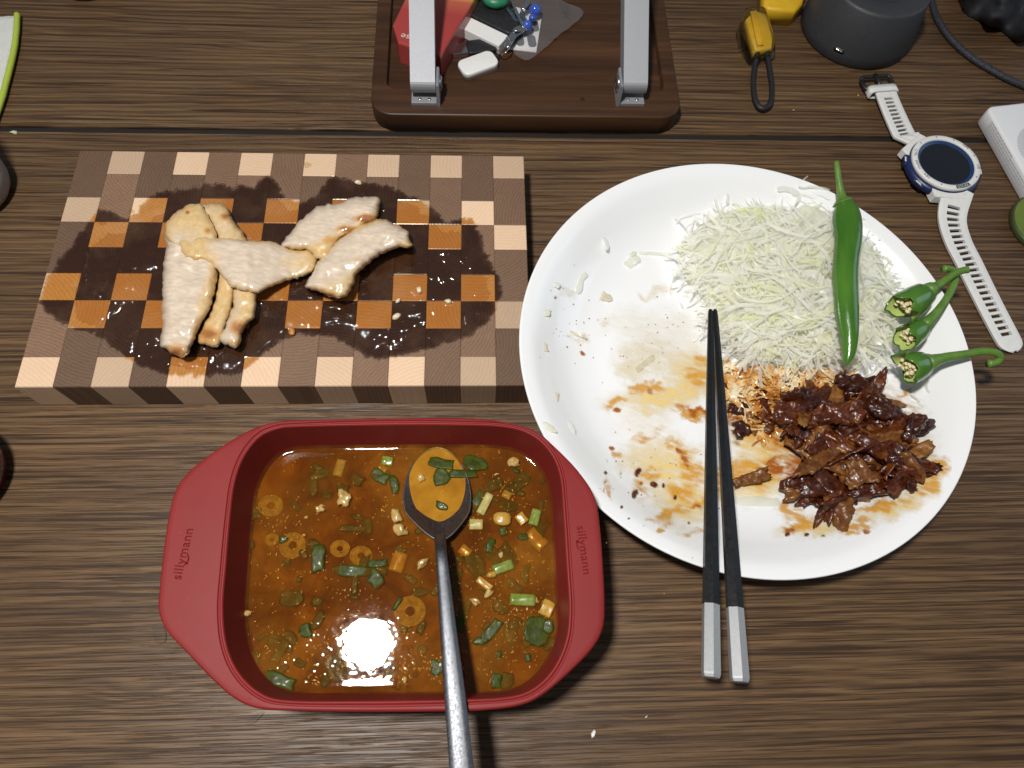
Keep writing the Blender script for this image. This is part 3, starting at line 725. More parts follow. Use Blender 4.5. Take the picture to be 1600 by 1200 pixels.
for _ in range(26):
    cx, cy = random.choice(((760, 760), (800, 880), (830, 990), (740, 950), (600, 745), (510, 770), (440, 1000), (560, 890), (770, 1050), (500, 1040)))
    PIECES.append(('leaf', random.gauss(cx, 28), random.gauss(cy, 22), random.uniform(18, 42), random.uniform(10, 22), random.uniform(0, 180), -.0008, None))
for _ in range(46):
    PIECES.append(('bit', random.uniform(390, 870), random.uniform(712, 1070), random.uniform(5, 11), random.uniform(4, 8), random.uniform(0, 180), random.choice((dn_, dn_*.5, .0)), None) if _ > 33 else ('leaf', random.uniform(400, 860), random.uniform(715, 1065), random.uniform(8, 24), random.uniform(6, 14), random.uniform(0, 180), random.choice((dn_, dn_, dn_*.6, .0001)), None))
for k, (kd, x, y, w, h, dg, dz, lab) in enumerate(PIECES):
    a = R(dg); zz = ZS+dz-(.0005 if kd == 'ring' else 0)
    if kd == 'leaf':
        if h > w: a += math.pi/2
        g = leaf_geo(x, y, w, h, a, zz, k)
    elif kd == 'ring': g = ring_geo(x, y, w, zz, k)
    elif kd in ('bit', 'bean'):
        g = blob(P(x, y, zz-.0006), w*MMP*.5, k, .25 if kd == 'bean' else .8, 14, 9, 1, h/w, min(1, .0022/(w*MMP*.5)), -a)
    else: g = stalk_geo(x, y, w, h, a, zz, k)
    nm, lb, ct, gr, mt = ALIKE[kd]
    if lab is None:
        place = ('left' if x < 530 else 'middle' if x < 690 else 'right') + ' ' + ('far' if y < 810 else 'centre' if y < 930 else 'near')
        side = {'left': 'towards the left handle', 'middle': 'left of the spoon', 'right': 'right of the spoon'}[place.split()[0]]; dep = {'far': 'far wall', 'centre': 'middle', 'near': 'near wall'}[place.split()[1]]
        lb = ('sunken ' if dz < -.0003 else 'floating ') + {'leaf': 'dark green scallion leaf', 'bit': 'small whitish garlic bit'}.get(kd, 'small stalk piece') + ' by the soup\'s ' + dep + ', ' + side
        gr = {'leaf': 'dark scallion leaves', 'bit': 'garlic bits'}.get(kd, 'stalk pieces') + ' in the soup'
    tag(obj(nm, g, mt), lab or lb, ct, gr)
# oil: golden flecks too many to count
V, Fc = [], []
inpoly = [(p.x, p.y) for p in spline([(x, y, 0) for x, y in IN_PX], 120, True)]
xs = rng.uniform(365, 885, 5200); ys = rng.uniform(690, 1090, 5200); sd = pip(xs, ys, inpoly)
cnt = 0
for x, y, s in zip(xs, ys, sd):
    dens = .10 + .55*max(0, nz(x*.012, y*.012, 4)) + .35*math.exp(-((x-560)/110)**2-((y-1020)/60)**2) + .25*math.exp(-((x-800)/60)**2-((y-930)/80)**2)
    if s < 24 or rng.rand() > dens: continue
    p = P(x, y, ZS+.00022); L = rng.uniform(.0005, .0018); a = rng.uniform(0, 6.28); b = rng.uniform(-1.4, 1.4); wd = rng.uniform(.00009, .00018)
    base = len(V)
    for i in range(4):
        u = i/3-.5; q = a+b*u; cx = p.x+math.cos(a)*L*u; cy = p.y+math.sin(a)*L*u + b*L*.25*u*u
        e = wd*(1-.7*abs(2*u)); V += [(cx-math.sin(q)*e, cy+math.cos(q)*e, p.z), (cx, cy, p.z+.00013), (cx+math.sin(q)*e, cy-math.cos(q)*e, p.z)]
    for i in range(3):
        o_ = base+3*i; Fc += [[o_, o_+3, o_+4, o_+1], [o_+1, o_+4, o_+5, o_+2]]
oil_m = simple('chilli_oil', (.78, .40, .035), (.62, .26, .02), 400, .14, coat=.5)
tag(obj('oil_flecks', (V, Fc), oil_m), 'golden flecks of chilli oil scattered over the soup', 'oil', kind='stuff')
# bubbles round the lamp's reflection
V, Fc = [], []
for _ in range(60):
    x, y = rng.normal(585, 34), rng.normal(1020, 30)
    if pip(np.array([x]), np.array([y]), inpoly)[0] < 20: continue
    p = P(x, y, ZS+.00005); r = rng.uniform(.0006, .0017)
    g = lathe([(r, 0), (r*.9, r*.30), (r*.66, r*.52), (r*.3, r*.64), (.00001, r*.66)], 12, tuple(p)); V, Fc = merge((V, Fc), g)
mb = MT('bubble_film'); fr = mb.n('Fresnel', {'IOR': 1.4}).outputs[0]
mb.surf(mb.n('MixShader', {0: fr, 1: mb.n('BsdfTransparent').outputs[0], 2: mb.n('BsdfGlossy', {'Roughness': .02}).outputs[0]}).outputs[0])
tag(obj('soup_bubbles', (V, Fc), mb.m), 'tiny clear bubbles on the near part of the soup', 'bubbles', kind='stuff')

# ================================================================== SPOON
steel_m = MT('dark_steel'); v = steel_m.co()
n1 = steel_m.noise(v, 500, 4, .75)
steel_m.p(col=steel_m.ramp(n1, (.35, (.15, .155, .17)), (.7, (.20, .21, .23))), metal=1, rough=steel_m.ramp(steel_m.noise(v, 900, 3, .7), (.35, .36), (.7, .62)), nrm=steel_m.bump(n1, .15, .0003)); steel_m = steel_m.m
def sprim(a):
    """the spoon's rim, an egg shape whose tip dips to the soup"""
    x = 683+52*math.sin(a)*(1-.10*math.cos(a)); y = 771-72*math.cos(a)
    if math.cos(a) < -.4: x = 683+(x-683)*(1-.38*(-math.cos(a)-.4)/.6) + 5*(-math.cos(a)-.4)/.6
    return x, y
def spz(y): return ZS - .0018 + .0125*max(0, (y-700)/145)**1.1
spoon = thing('spoon', tuple(P(690, 850, .0)), 'steel spoon with a long dull handle resting in the soup', 'spoon')
NA = 48; rings = []
sc = P(684, 778, spz(778))
for k in range(9):
    q = k/8; row = []
    for i in range(NA):
        x, y = sprim(2*math.pi*i/NA); p = P(x, y, spz(y))
        c = Vector((sc.x, sc.y, 0)); d = Vector((p.x, p.y, 0))-c
        s = math.sin(q*math.pi/2)**.9
        row.append((c.x+d.x*s, c.y+d.y*s, spz(778)+(p.z-spz(778))*s - .0095*(1-s**2.2)))
    rings.append(row)
rings_in = rings[::-1]
rim2 = [[(sc.x+(p[0]-sc.x)*1.022, sc.y+(p[1]-sc.y)*1.022, p[2]-.0002) for p in rings[-1]]]
rings_out = [[(sc.x+(p[0]-sc.x)*1.03, sc.y+(p[1]-sc.y)*1.03, p[2]-.0010) for p in r] for r in rings[::-1]]
g = loft((rings_in[:-1][::-1] + rim2 + rings_out[:-1])[::1], True, True)
obj('spoon_bowl', flipped(g), steel_m, spoon)
hp = [(687, 838, spz(838)-.0010, 19), (689, 862, HS+.0135, 18), (693, 905, HS+.0165, 20), (700, 980, HS+.0200, 24), (707, 1050, HS+.0225, 28), (712, 1100, HS+.0238, 30), (718, 1165, HS+.0245, 32), (724, 1230, HS+.0245, 34), (730, 1290, HS+.0235, 34)]
hc = spline([P(x, y, z) for x, y, z, w in hp], 40); hw = spline([(w, 0, 0) for *_, w in hp], 40)
rr = []
for k, p in enumerate(hc):
    t = (hc[min(k+1, 39)]-hc[max(0, k-1)]).normalized(); s = t.cross(Vector((0, 0, 1))).normalized(); nn = s.cross(t)
    w = hw[k].x*.00034*.5; th = .0013
    rr.append([p+s*a*w+nn*b*th for a, b in ((1, -.2), (.85, .45), (.45, .85), (-.45, .85), (-.85, .45), (-1, -.2), (-.8, -.8), (.8, -.8))])
sharp(obj('spoon_handle', loft(rr), steel_m, spoon), 50)
spb = MT('spooned_broth'); v = spb.co(); n1 = spb.noise(v, 60, 4, .6, .3)
spb.p(col=spb.ramp(n1, (.35, (.26, .105, .006)), (.7, (.40, .19, .014))), rough=.06, spec=.5, nrm=spb.bump(spb.noise(v, 90, 2), .25, .0006)); spb = spb.m
rowz = spz(758)+.0001; rim_b = []
for i in range(60):
    x, y = sprim(2*math.pi*i/60); y2 = min(y, 826-.004*(x-683)**2); x2 = 683+(x-683)*(.99-.07*max(0, min(1, (y-715)/60)))
    yy = 773+(y2-773)*.97
    rim_b.append((x2, yy))
Q, T, sdd = fill(resample(rim_b, 3, 0), 4)
V = [P(x, y, ZS+.0007-.0004*min(1, s/8)) for (x, y), s in zip(Q, sdd)]
tag(obj('spooned_broth', (V, [t[::-1] for t in T]), spb), 'golden broth lying in the spoon', 'broth')
for k, (kd, x, y, w, h, dg, lab) in enumerate([('leaf', 690, 724, 40, 18, 5, 'dark leaf square in the spoon near its tip'), ('leaf', 689, 747, 26, 26, 0, 'grey green leaf in the middle of the spoon'), ('leaf', 690, 791, 24, 10, 20, 'small dark leaf low in the spoon'), ('leaf', 724, 740, 46, 14, -8, 'leaf strip reaching over the right edge of the spoon'), ('bit', 658, 746, 13, 12, 0, 'white garlic bit in the spoon')]):
    zz = ZS+.0009
    g = leaf_geo(x, y, w, h, R(dg), zz, k+90) if kd == 'leaf' else blob(P(x, y, zz), w*MMP*.5, 3, .4, 12, 8, 1, 1, .6)
    tag(obj('scallion_leaf' if kd == 'leaf' else 'garlic_bit', g, leaf_m if kd == 'leaf' else wht_m), lab, 'scallion' if kd == 'leaf' else 'garlic')
# ================================================================== PLATE
PC = Vector((.1454, .2132, 0)); PR = .1448
PROF = [(0, .0068), (.05, .0068), (.084, .0072), (.097, .0086), (.109, .0124), (.119, .0184), (.128, .0258), (.136, .0320), (.1436, .0352)]
def plate_z(r): return float(np.interp(r, [p[0] for p in PROF], [p[1] for p in PROF]))
def pz(x, y):
    """height of the plate's upper face under a point of the photograph"""
    z = .01
    for _ in range(6):
        p = P(x, y, z); z = plate_z(math.hypot(p.x-PC.x, p.y-PC.y))
    return z
cer = MT('white_ceramic'); v = cer.co()
cer.p(col=(.80, .81, .82), rough=cer.ramp(cer.noise(v, 30, 3), (.3, .13), (.7, .22)), spec=.5, coat=.3, coatr=.08, nrm=cer.bump(cer.noise(v, 18, 2), .02, .002)); cer = cer.m
sm_in = [(q.x, q.y) for q in spline([(r, z, 0) for r, z in PROF], 40)][1:]
prof = [(.002, .0026), (.078, .0026), (.080, .0006), (.0835, .0006), (.086, .0026), (.101, .0052), (.113, .0104), (.123, .0180), (.1305, .0246), (.1370, .0294), (.1435, .0324), (.1448, .0338), (.1447, .0347), (.1441, .0353)] + sm_in[::-1]
plate = tag(obj('dinner_plate', lathe(prof, 160, tuple(PC), True, True), cer, origin=tuple(PC)), 'large round white plate holding cabbage, chillies and braised meat', 'plate')

# sauce smeared over it: a thin film with its own shape and colours
YELLOW = (.84, .62, .22)
BEIGE, ORANGE, RUST, DARK = (.78, .68, .47), (.66, .33, .05), (.36, .095, .010), (.085, .012, .003)
SM = [  # x, y, rx, ry, degrees, strength, colour
 (1010, 560, 70, 46, -8, .95, BEIGE), (1075, 590, 62, 50, 0, .7, BEIGE), (985, 580, 30, 30, 0, 1.0, BEIGE), (1045, 520, 95, 50, -10, .38, BEIGE), (980, 505, 60, 35, 0, .3, BEIGE), (1030, 455, 26, 14, -20, .8, BEIGE), (1005, 462, 16, 8, 10, .8, BEIGE), (975, 625, 55, 24, -8, .7, BEIGE), (945, 502, 14, 9, 0, .6, BEIGE),
 (1010, 650, 75, 40, -10, .5, BEIGE), (1030, 700, 70, 50, 0, .4, BEIGE), (1060, 800, 70, 50, -20, .3, BEIGE), (990, 705, 40, 24, 0, .3, BEIGE),
 (1040, 620, 90, 30, -6, .8, YELLOW), (1050, 740, 70, 70, 30, .75, YELLOW), (1075, 790, 60, 40, -20, .7, YELLOW), (1000, 720, 50, 40, -30, .45, YELLOW), (1195, 690, 90, 60, 15, .8, YELLOW), (1180, 750, 70, 50, 0, .8, YELLOW), (1280, 820, 80, 26, -8, .7, YELLOW), (1400, 790, 90, 24, -20, .7, YELLOW), (1450, 740, 40, 40, 0, .7, YELLOW), (1080, 580, 50, 60, 20, .6, YELLOW),
 (1010, 605, 34, 12, -5, 1.1, ORANGE), (965, 627, 28, 9, -15, 1.0, ORANGE), (1088, 590, 26, 26, -40, .9, ORANGE), (1092, 560, 20, 12, -40, .8, ORANGE), (1085, 645, 42, 15, 6, 1.25, ORANGE), (1060, 700, 45, 14, 35, .8, ORANGE), (1080, 735, 40, 22, 60, .85, ORANGE), (1065, 770, 34, 20, 30, .9, ORANGE), (1050, 800, 50, 10, -20, .8, ORANGE), (1085, 788, 34, 7, -15, 1.1, ORANGE), (1000, 760, 16, 30, -20, .7, ORANGE), (1020, 740, 20, 12, -40, .7, ORANGE), (965, 710, 16, 8, 40, .8, ORANGE), (950, 765, 10, 28, -10, .6, ORANGE), (1035, 820, 22, 8, -30, .8, ORANGE), (1090, 830, 40, 10, -10, .5, ORANGE), (1012, 680, 40, 10, -20, .5, ORANGE),
 (1090, 640, 34, 7, 5, 1.1, RUST), (1072, 718, 15, 8, 60, 1.0, RUST), (955, 700, 6, 4, 0, 1.2, RUST), (965, 642, 8, 4, 0, 1.2, RUST), (1015, 612, 7, 5, 0, 1.0, RUST), (1090, 792, 16, 4, 0, 1.0, RUST), (1060, 705, 9, 5, 40, 1.0, RUST),
 (997, 737, 7, 8, 0, 1.6, DARK), (990, 771, 5, 8, -10, 1.6, DARK), (1022, 757, 6, 6, 0, 1.6, DARK), (1036, 760, 4, 4, 0, 1.5, DARK), (972, 791, 2.5, 4, 0, 1.5, DARK), (1055, 778, 3, 4, 0, 1.4, DARK), (982, 811, 2.5, 2, 0, 1.4, DARK), (1076, 817, 3, 2.5, 0, 1.3, DARK), (945, 738, 3, 4, 0, 1.4, DARK), (1002, 755, 4, 3, 0, 1.3, RUST), (910, 552, 5, 6, 20, 1.1, RUST), (868, 465, 3, 3, 0, .9, RUST), (905, 530, 20, 8, 15, .7, BEIGE), (885, 455, 18, 10, 0, .6, BEIGE),
 # round the braised meat
 (1180, 650, 45, 55, 20, 1.1, ORANGE), (1165, 620, 40, 50, 10, 1.2, RUST), (1150, 670, 16, 28, 0, 1.3, DARK), (1200, 600, 80, 26, -5, 1.0, ORANGE), (1230, 610, 70, 18, -5, 1.0, RUST), (1260, 600, 70, 24, 0, .7, ORANGE), (1170, 740, 70, 30, 0, .9, ORANGE), (1210, 730, 45, 16, -25, 1.1, RUST), (1240, 745, 30, 14, -20, 1.1, RUST), (1210, 690, 60, 30, 20, .45, ORANGE), (1235, 690, 30, 16, 35, 1.1, RUST),
 (1250, 820, 40, 18, -10, .9, ORANGE), (1235, 800, 26, 30, 0, .8, ORANGE), (1238, 830, 12, 8, 0, 1.2, RUST), (1340, 825, 42, 14, -15, .95, ORANGE), (1355, 830, 8, 6, 0, 1.0, RUST), (1380, 790, 60, 12, -14, 1.0, ORANGE), (1465, 735, 22, 30, 0, .95, ORANGE), (1450, 760, 26, 18, -20, .8, ORANGE), (1412, 615, 16, 4, -25, .8, ORANGE), (1432, 766, 4, 4, 0, 1.4, DARK), (1260, 836, 4, 3, 0, 1.4, DARK), (1232, 836, 5, 4, 0, 1.4, DARK), (1286, 836, 3, 2, 0, 1.4, DARK), (1330, 690, 150, 120, 0, 1.2, RUST), (1130, 590, 30, 40, 0, .9, ORANGE), (1125, 750, 40, 40, 0, .6, ORANGE)]
gx, gy = np.meshgrid(np.arange(855, 1500, 1.9), np.arange(425, 850, 1.9)); shp = gx.shape
fx, fy = gx.ravel(), gy.ravel()
wx = np.array([nz(a*.045, b*.045, 1, 4) for a, b in zip(fx, fy)]); wy = np.array([nz(a*.045, b*.045, 7, 4) for a, b in zip(fx, fy)])
br = np.array([nz(a*.040+b*.016, b*.16-a*.05, 3, 5) for a, b in zip(fx, fy)])
alpha = np.zeros(len(fx)); colr = np.tile(np.array(BEIGE), (len(fx), 1))
for x, y, rx, ry, dg, st, c in SM:
    big = min(1, max(rx, ry)/18)
    a = R(dg); dx = fx-x+wx*11*big; dy = fy-y+wy*11*big
    u = (dx*math.cos(a)+dy*math.sin(a))/rx; w = (-dx*math.sin(a)+dy*math.cos(a))/ry
    k = np.clip(1.25*(1-np.sqrt(u*u+w*w)), 0, 1); k = k*k*(3-2*k) if big > .6 else np.clip(k*2, 0, 1)
    k = np.clip(k*st*(1.1 if c in (ORANGE, YELLOW, RUST) and big > .6 else 1)*(1.0 + (.95*big)*br*(.6 if c in (BEIGE, YELLOW) else 1.5)), 0, 1)
    if c is BEIGE: k = k*.75
    colr = colr*(1-k[:, None]) + np.array(c)*k[:, None]
    k = k*(.75 if c in (ORANGE, YELLOW) else .62 if c is BEIGE else .95)
    alpha = 1-(1-alpha)*(1-k)
idx = -np.ones(len(fx), int); keep = alpha > .01
A2 = keep.reshape(shp)
A2 = A2 | np.roll(A2, 1, 0) | np.roll(A2, 1, 1) | np.roll(A2, -1, 0) | np.roll(A2, -1, 1); keep = A2.ravel()
idx[keep] = np.arange(keep.sum())
ids = idx.reshape(shp)
V = []
for x, y, al in zip(fx[keep], fy[keep], alpha[keep]):
    z_ = pz(x, y); V.append(P(x, y, z_+.00015+.0004*al))
q = np.stack([ids[:-1, :-1], ids[1:, :-1], ids[1:, 1:], ids[:-1, 1:]], -1).reshape(-1, 4)
Fc = q[(q >= 0).all(1)].tolist()
sa = MT('sauce'); v = sa.co()
al = sa.math('MULTIPLY', sa.attr('alpha'), sa.ramp(sa.noise(v, 420, 4, .7), (.25, .82), (.6, 1.08)), clamp=True)
sa.p(col=sa.attr('Col', 0), rough=.22, spec=.5, alpha=al, coat=.4, coatr=.05, nrm=sa.bump(sa.noise(v, 500, 3, .7), .4, .0006))
tag(obj('sauce_film', (V, Fc), sa.m, attrs={'Col': colr[keep], 'alpha': alpha[keep]}), 'beige and orange sauce smeared over the white plate', 'sauce', kind='stuff')
V, Fc = [], []
sp_m = simple('pepper_speck', (.20, .09, .03), (.40, .20, .06), 900, .5)
for _ in range(120):
    t = rng.rand()
    x, y = (rng.normal(895, 26), rng.normal(505, 32)) if t < .25 else ((rng.normal(1010, 42), rng.normal(525, 34)) if t < .6 else (rng.normal(1010, 45), rng.normal(745, 60)))
    p = P(x, y, pz(x, y)+.0006)
    V, Fc = merge((V, Fc), blob(p, rng.uniform(.0002, .00055), int(rng.randint(99)), .5, 5, 4, 1, 1, .6))
tag(obj('pepper_specks', (V, Fc), sp_m), 'fine brown pepper specks on the left of the plate', 'pepper', kind='stuff')

# ================================================================== SHREDDED CABBAGE
cab = MT('cabbage'); v = cab.co()
n1 = cab.noise(v, 160, 3)
cc = cab.attr('Col', 0); cc = cab.mix(cab.ramp(n1, (.3, 0.0), (.75, .2)), cc, (.96, .96, .90))
cab.p(col=cc, rough=.35, spec=.45, coat=.2, coatr=.15, nrm=cab.bump(n1, .15, .0005))
tl = cab.n('BsdfTranslucent', {'Color': cc})
cab.surf(cab.n('MixShader', {0: .32, 1: cab.n('MixShader', {0: .58, 1: cab.b.outputs[0], 2: tl.outputs[0]}).outputs[0], 2: cab.n('BsdfTransparent').outputs[0]}).outputs[0]); cab = cab.m
CAB = [(1050, 385), (1075, 350), (1130, 322), (1180, 312), (1230, 318), (1270, 312), (1310, 335), (1365, 375), (1395, 420), (1408, 490), (1405, 540), (1360, 575), (1290, 580), (1200, 582), (1140, 560), (1108, 520), (1090, 470), (1055, 430)]
def cab_h(x, y):
    s = float(pip(np.array([x]), np.array([y]), CAB)[0])
    return .028*(1-math.exp(-max(0, s)/50)) * (1+.55*nz(x*.02, y*.02, 8, 2))
geo, Q, sdd = puffy([(x*.93+1235*.07, y*.93+450*.07) for x, y in CAB], lambda x, y: pz(x, y), .001, 7, 3, 1, 10, .1)
nq = len(Q)//2
top = []
for (x, y) in Q[:nq]:
    top.append(P(x, y, pz(x, y)+.0005+cab_h(x, y)*.86))
core = (top+geo[0][nq:], geo[1])
def ribbon(c, yaw, L, w, arch, curl, tw, seed, ns=11):
    """one limp shred: a thin, wavy, curling ribbon"""
    V = []
    pos = Vector((0, 0, 0)); pts = []; a = yaw-curl*.5; st_ = L/(ns-1)
    for k in range(ns):
        pts.append((pos.copy(), a)); a += curl/(ns-1) + .55*noise.noise(Vector((k*.7, seed*1.31, 2)))
        pos += Vector((math.cos(a), math.sin(a), 0))*st_
    m_ = pts[ns//2][0]
    for k, (q, a) in enumerate(pts):
        u = k/(ns-1)*2-1
        z_ = c.z+arch*(1-u*u)*L*.2 + .0012*noise.noise(Vector((u*2, seed*1.7, 0)))
        e = w*.5*(1-.35*u**6)*(1+.35*noise.noise(Vector((u*2.2, seed*.9, 7)))); t = tw+.7*noise.noise(Vector((u*1.5+seed, 3, 1)))
        s = Vector((-math.sin(a)*math.cos(t), math.cos(a)*math.cos(t), math.sin(t)))
        p = Vector((c.x+q.x-m_.x, c.y+q.y-m_.y, z_)); th = Vector((0, 0, .00016))
        V += [p+s*e, p+th, p-s*e]
    Fc = []
    for k in range(ns-1):
        b = 3*k; Fc += [[b, b+3, b+4, b+1], [b+1, b+4, b+5, b+2]]
    return V, Fc
V, Fc, Cc = [], [], []
V += [tuple(p) for p in core[0]]; Fc += core[1]; Cc += [(.96, .96, .84)]*len(core[0])
made = 0; CC = P(1235, 450, .02)
while made < 1500:
    x, y = rng.uniform(1020, 1420), rng.uniform(300, 600)
    s = float(pip(np.array([x]), np.array([y]), CAB)[0])
    left = max(0, min(1, (1180-x)/130))
    if s < -14 or (s < 10 and rng.rand() < .75) or rng.rand() < .55*left: continue
    h = cab_h(x, y); zz = pz(x, y)+.0005+h*rng.uniform(.70, 1.03)
    c = P(x, y, zz)
    w = .0011*math.exp(rng.normal(.35, .55)); big = w > .003
    L = rng.uniform(.018, .055) if not big else rng.uniform(.014, .032)
    yaw = rng.uniform(0, math.pi) if s < 20 or rng.rand() < .5 else rng.normal(.35, .6)
    if s < 26:
        L *= .7; yaw = math.atan2(c.y-CC.y, c.x-CC.x)+math.pi/2+rng.normal(0, .7)
    g = ribbon(c, yaw, L, min(w, .0085), rng.uniform(-.3, .2), rng.normal(0, 1.7), rng.normal(0, .4), made)
    b = len(V); V += [tuple(p) for p in g[0]]; Fc += [[i+b for i in f] for f in g[1]]
    k = rng.rand()**2.6*max(.15, min(1, s/45)); cl = np.array((.98, .98, .965))*(1-k)+np.array((.95, .955, .70))*k
    if rng.rand() < .05: cl = np.array((.84, .90, .48))
    Cc += [tuple(cl)]*len(g[0]); made += 1
tag(obj('shredded_cabbage', (V, Fc), cab, attrs={'Col': Cc}), 'heap of finely shredded pale cabbage on the white plate', 'cabbage', kind='stuff')
# cabbage soaked with red sauce between heap and meat
scab = MT('sauced_cabbage'); v = scab.co(); n1 = scab.noise(v, 75, 4, .65)
scab.b.inputs['Alpha'].default_value = .85
scab.p(col=scab.ramp(n1, (.32, (.26, .055, .006)), (.42, (.52, .19, .022)), (.52, (.74, .46, .17)), (.64, (.86, .76, .54))), rough=.25, spec=.5, coat=.5, coatr=.08); scab = scab.m
SC = [(1120, 575), (1200, 572), (1290, 578), (1340, 582), (1320, 600), (1260, 612), (1220, 640), (1212, 668), (1190, 690), (1165, 660), (1135, 640)]
V, Fc = [], []; k = 0
while k < 420:
    x, y = rng.uniform(1110, 1345), rng.uniform(568, 690)
    s = float(pip(np.array([x]), np.array([y]), SC)[0])
    if s < 0: continue
    zz = pz(x, y)+rng.uniform(.0010, .0085)*min(1, s/12+.2)*(1 if y < 625 else .5)
    big = rng.rand() < .25
    g = ribbon(P(x, y, zz), rng.uniform(0, 3.14), rng.uniform(.007, .018), rng.uniform(.0008, .002) if not big else rng.uniform(.002, .0042), rng.uniform(-.1, .3), rng.normal(0, .9), rng.normal(0, .4), k)
    V, Fc = merge((V, Fc), g) if False else (V+[tuple(p) for p in g[0]], Fc+[[i+len(V) for i in f] for f in g[1]]); k += 1
tag(obj('sauced_cabbage', (V, Fc), scab), 'cabbage shreds stained orange by sauce beside the braised meat', 'cabbage', kind='stuff')
# loose shreds one can pick out
LOOSE = [(945, 374, 44, 7, -75, 'pale green cabbage shred alone near the upper left rim of the plate'), (988, 408, 30, 17, -50, 'small cabbage leaf left of the heap'), (907, 440, 44, 10, -70, 'upright cabbage shred at the left of the plate'), (868, 445, 20, 10, 10, 'white cabbage crumb clump at the far left of the plate'), (990, 397, 14, 9, -30, 'tiny cabbage flake on top of the small leaf'),
 (1020, 396, 70, 6, -8, 'long cabbage strand running left from the heap'), (1232, 296, 40, 11, -8, 'wide pale strand end near the far rim of the plate'), (1272, 293, 55, 4, 18, 'thin strand near the far rim beside the green chilli'), (1283, 318, 50, 4, -50, 'thin strand curving down beside the whole chilli'), (1136, 305, 36, 6, -80, 'short white shred standing out above the heap'), (1250, 305, 40, 3, 85, 'hair-thin shred behind the heap'),
 (1008, 568, 42, 11, -38, 'folded white cabbage shred lying in beige sauce'), (893, 670, 24, 12, 70, 'white cabbage scrap near the left rim'), (856, 668, 26, 12, 20, 'thin translucent scrap at the lower left rim'), (947, 464, 26, 16, 10, 'cream coloured scrap in the upper left of the plate'), (852, 543, 18, 10, 80, 'cream crumb at the left rim'), (852, 490, 22, 12, -30, 'white crumb pair by the left rim'), (870, 620, 16, 7, 80, 'beige crumb low at the left rim'), (963, 740, 16, 14, 0, 'pale round scrap by the dark flakes'), (895, 520, 50, 6, 25, 'cabbage strand with brown crumbs at the left'),
 (1446, 600, 40, 6, 70, 'thin shred below the lowest chilli top'), (1435, 628, 34, 5, 60, 'clear shred right of the braised meat'), (1180, 783, 76, 16, 6, 'wide translucent cabbage strip below the meat beside the chopsticks')]
for k, (x, y, L, w, dg, lab) in enumerate(LOOSE):
    if L < 28: g = flake(P(x, y, pz(x, y)+.0007), ragged(L*.00040, w*.00040, k), .0006, -R(dg), 0, .05, .3, k, .0006, .35)
    else: g = ribbon(P(x, y, pz(x, y)+.0008), -R(dg), L*.00041, max(w, 5)*.00042, .12, random.uniform(-.9, .9), .1, k+50, 13)
    c = (.90, .91, .80) if k % 3 else (.92, .92, .88)
    if 'cream' in lab or 'beige' in lab or 'brown' in lab: c = (.84, .79, .64)
    tag(obj('cabbage_shred', g, cab, attrs={'Col': [c]*len(g[0])}), lab, 'cabbage', 'loose cabbage shreds on the plate')

# ================================================================== BRAISED MEAT
def braise(name, lo, mid, hi):
    m = MT(name); v = m.co(); n1 = m.noise(v, 95, 5, .65, .6); n2 = m.noise(v, 420, 4, .7)
    rnd = m.n('ObjectInfo').outputs['Random']
    f = m.math('ADD', m.math('MULTIPLY_ADD', n1, .8, m.math('MULTIPLY', n2, .3)), m.math('MULTIPLY_ADD', rnd, .22, -.14))
    m.p(col=m.ramp(f, (.36, lo), (.56, mid), (.76, hi)), rough=m.ramp(n1, (.3, .26), (.7, .5)), spec=.4, coat=.18, coatr=.12, nrm=m.bump(m.math('ADD', n1, m.math('MULTIPLY', n2, .35)), .4, .0014))
    return m.m
pork_b = braise('braised_pork', (.022, .0034, .0008), (.074, .0135, .0015), (.185, .052, .0045))
onion_b = braise('braised_onion', (.070, .020, .0030), (.165, .058, .0085), (.29, .130, .024))
MEAT = [(1218, 640), (1260, 605), (1330, 583), (1365, 600), (1395, 625), (1438, 645), (1430, 690), (1452, 722), (1448, 750), (1400, 768), (1335, 790), (1320, 812), (1290, 800), (1250, 785), (1215, 775), (1265, 720), (1235, 690)]
def meat_h(x, y):
    s = float(pip(np.array([x]), np.array([y]), MEAT)[0]); return .0175*(1-math.exp(-max(0, s)/26))
k = 0; tries = 0
while k < 92:
    x, y = rng.uniform(1210, 1455), rng.uniform(580, 815); tries += 1
    s = float(pip(np.array([x]), np.array([y]), MEAT)[0])
    if s < 8: continue
    h = meat_h(x, y); low = k < 26
    zz = pz(x, y)+.003+(h*rng.uniform(.1, .5) if low else h*rng.uniform(.65, .98))
    L = rng.uniform(.018, .046); w = rng.uniform(.0055, .0115); t = rng.uniform(.0028, .0055)
    if s < 18: L *= .6; w *= .8
    on = rng.rand() < .17 and not low
    g = flake(P(x, y, zz), ragged(L*1.05, (w if not on else w*.8)*1.35, k), t*.62 if not on else .0020, rng.uniform(-.9, 1.3), rng.normal(0, .22), rng.normal(.2, .4), 1.2, k+1, .0010, .18, rng.normal(0, .5))
    where = ('left end' if x < 1275 else 'right end' if x > 1390 else 'upper middle' if y < 660 else 'front' if y > 745 else 'centre')
    lb = 'glossy ' + ('brown braised onion strip' if on else 'dark red braised meat piece') + (' low in' if low else ' on top of') + ' the pile at its ' + where
    tag(obj('braised_onion' if on else 'braised_meat', g, onion_b if on else pork_b), lb, 'onion' if on else 'meat', 'braised onion in the pile' if on else 'braised meat pieces in the pile'); k += 1
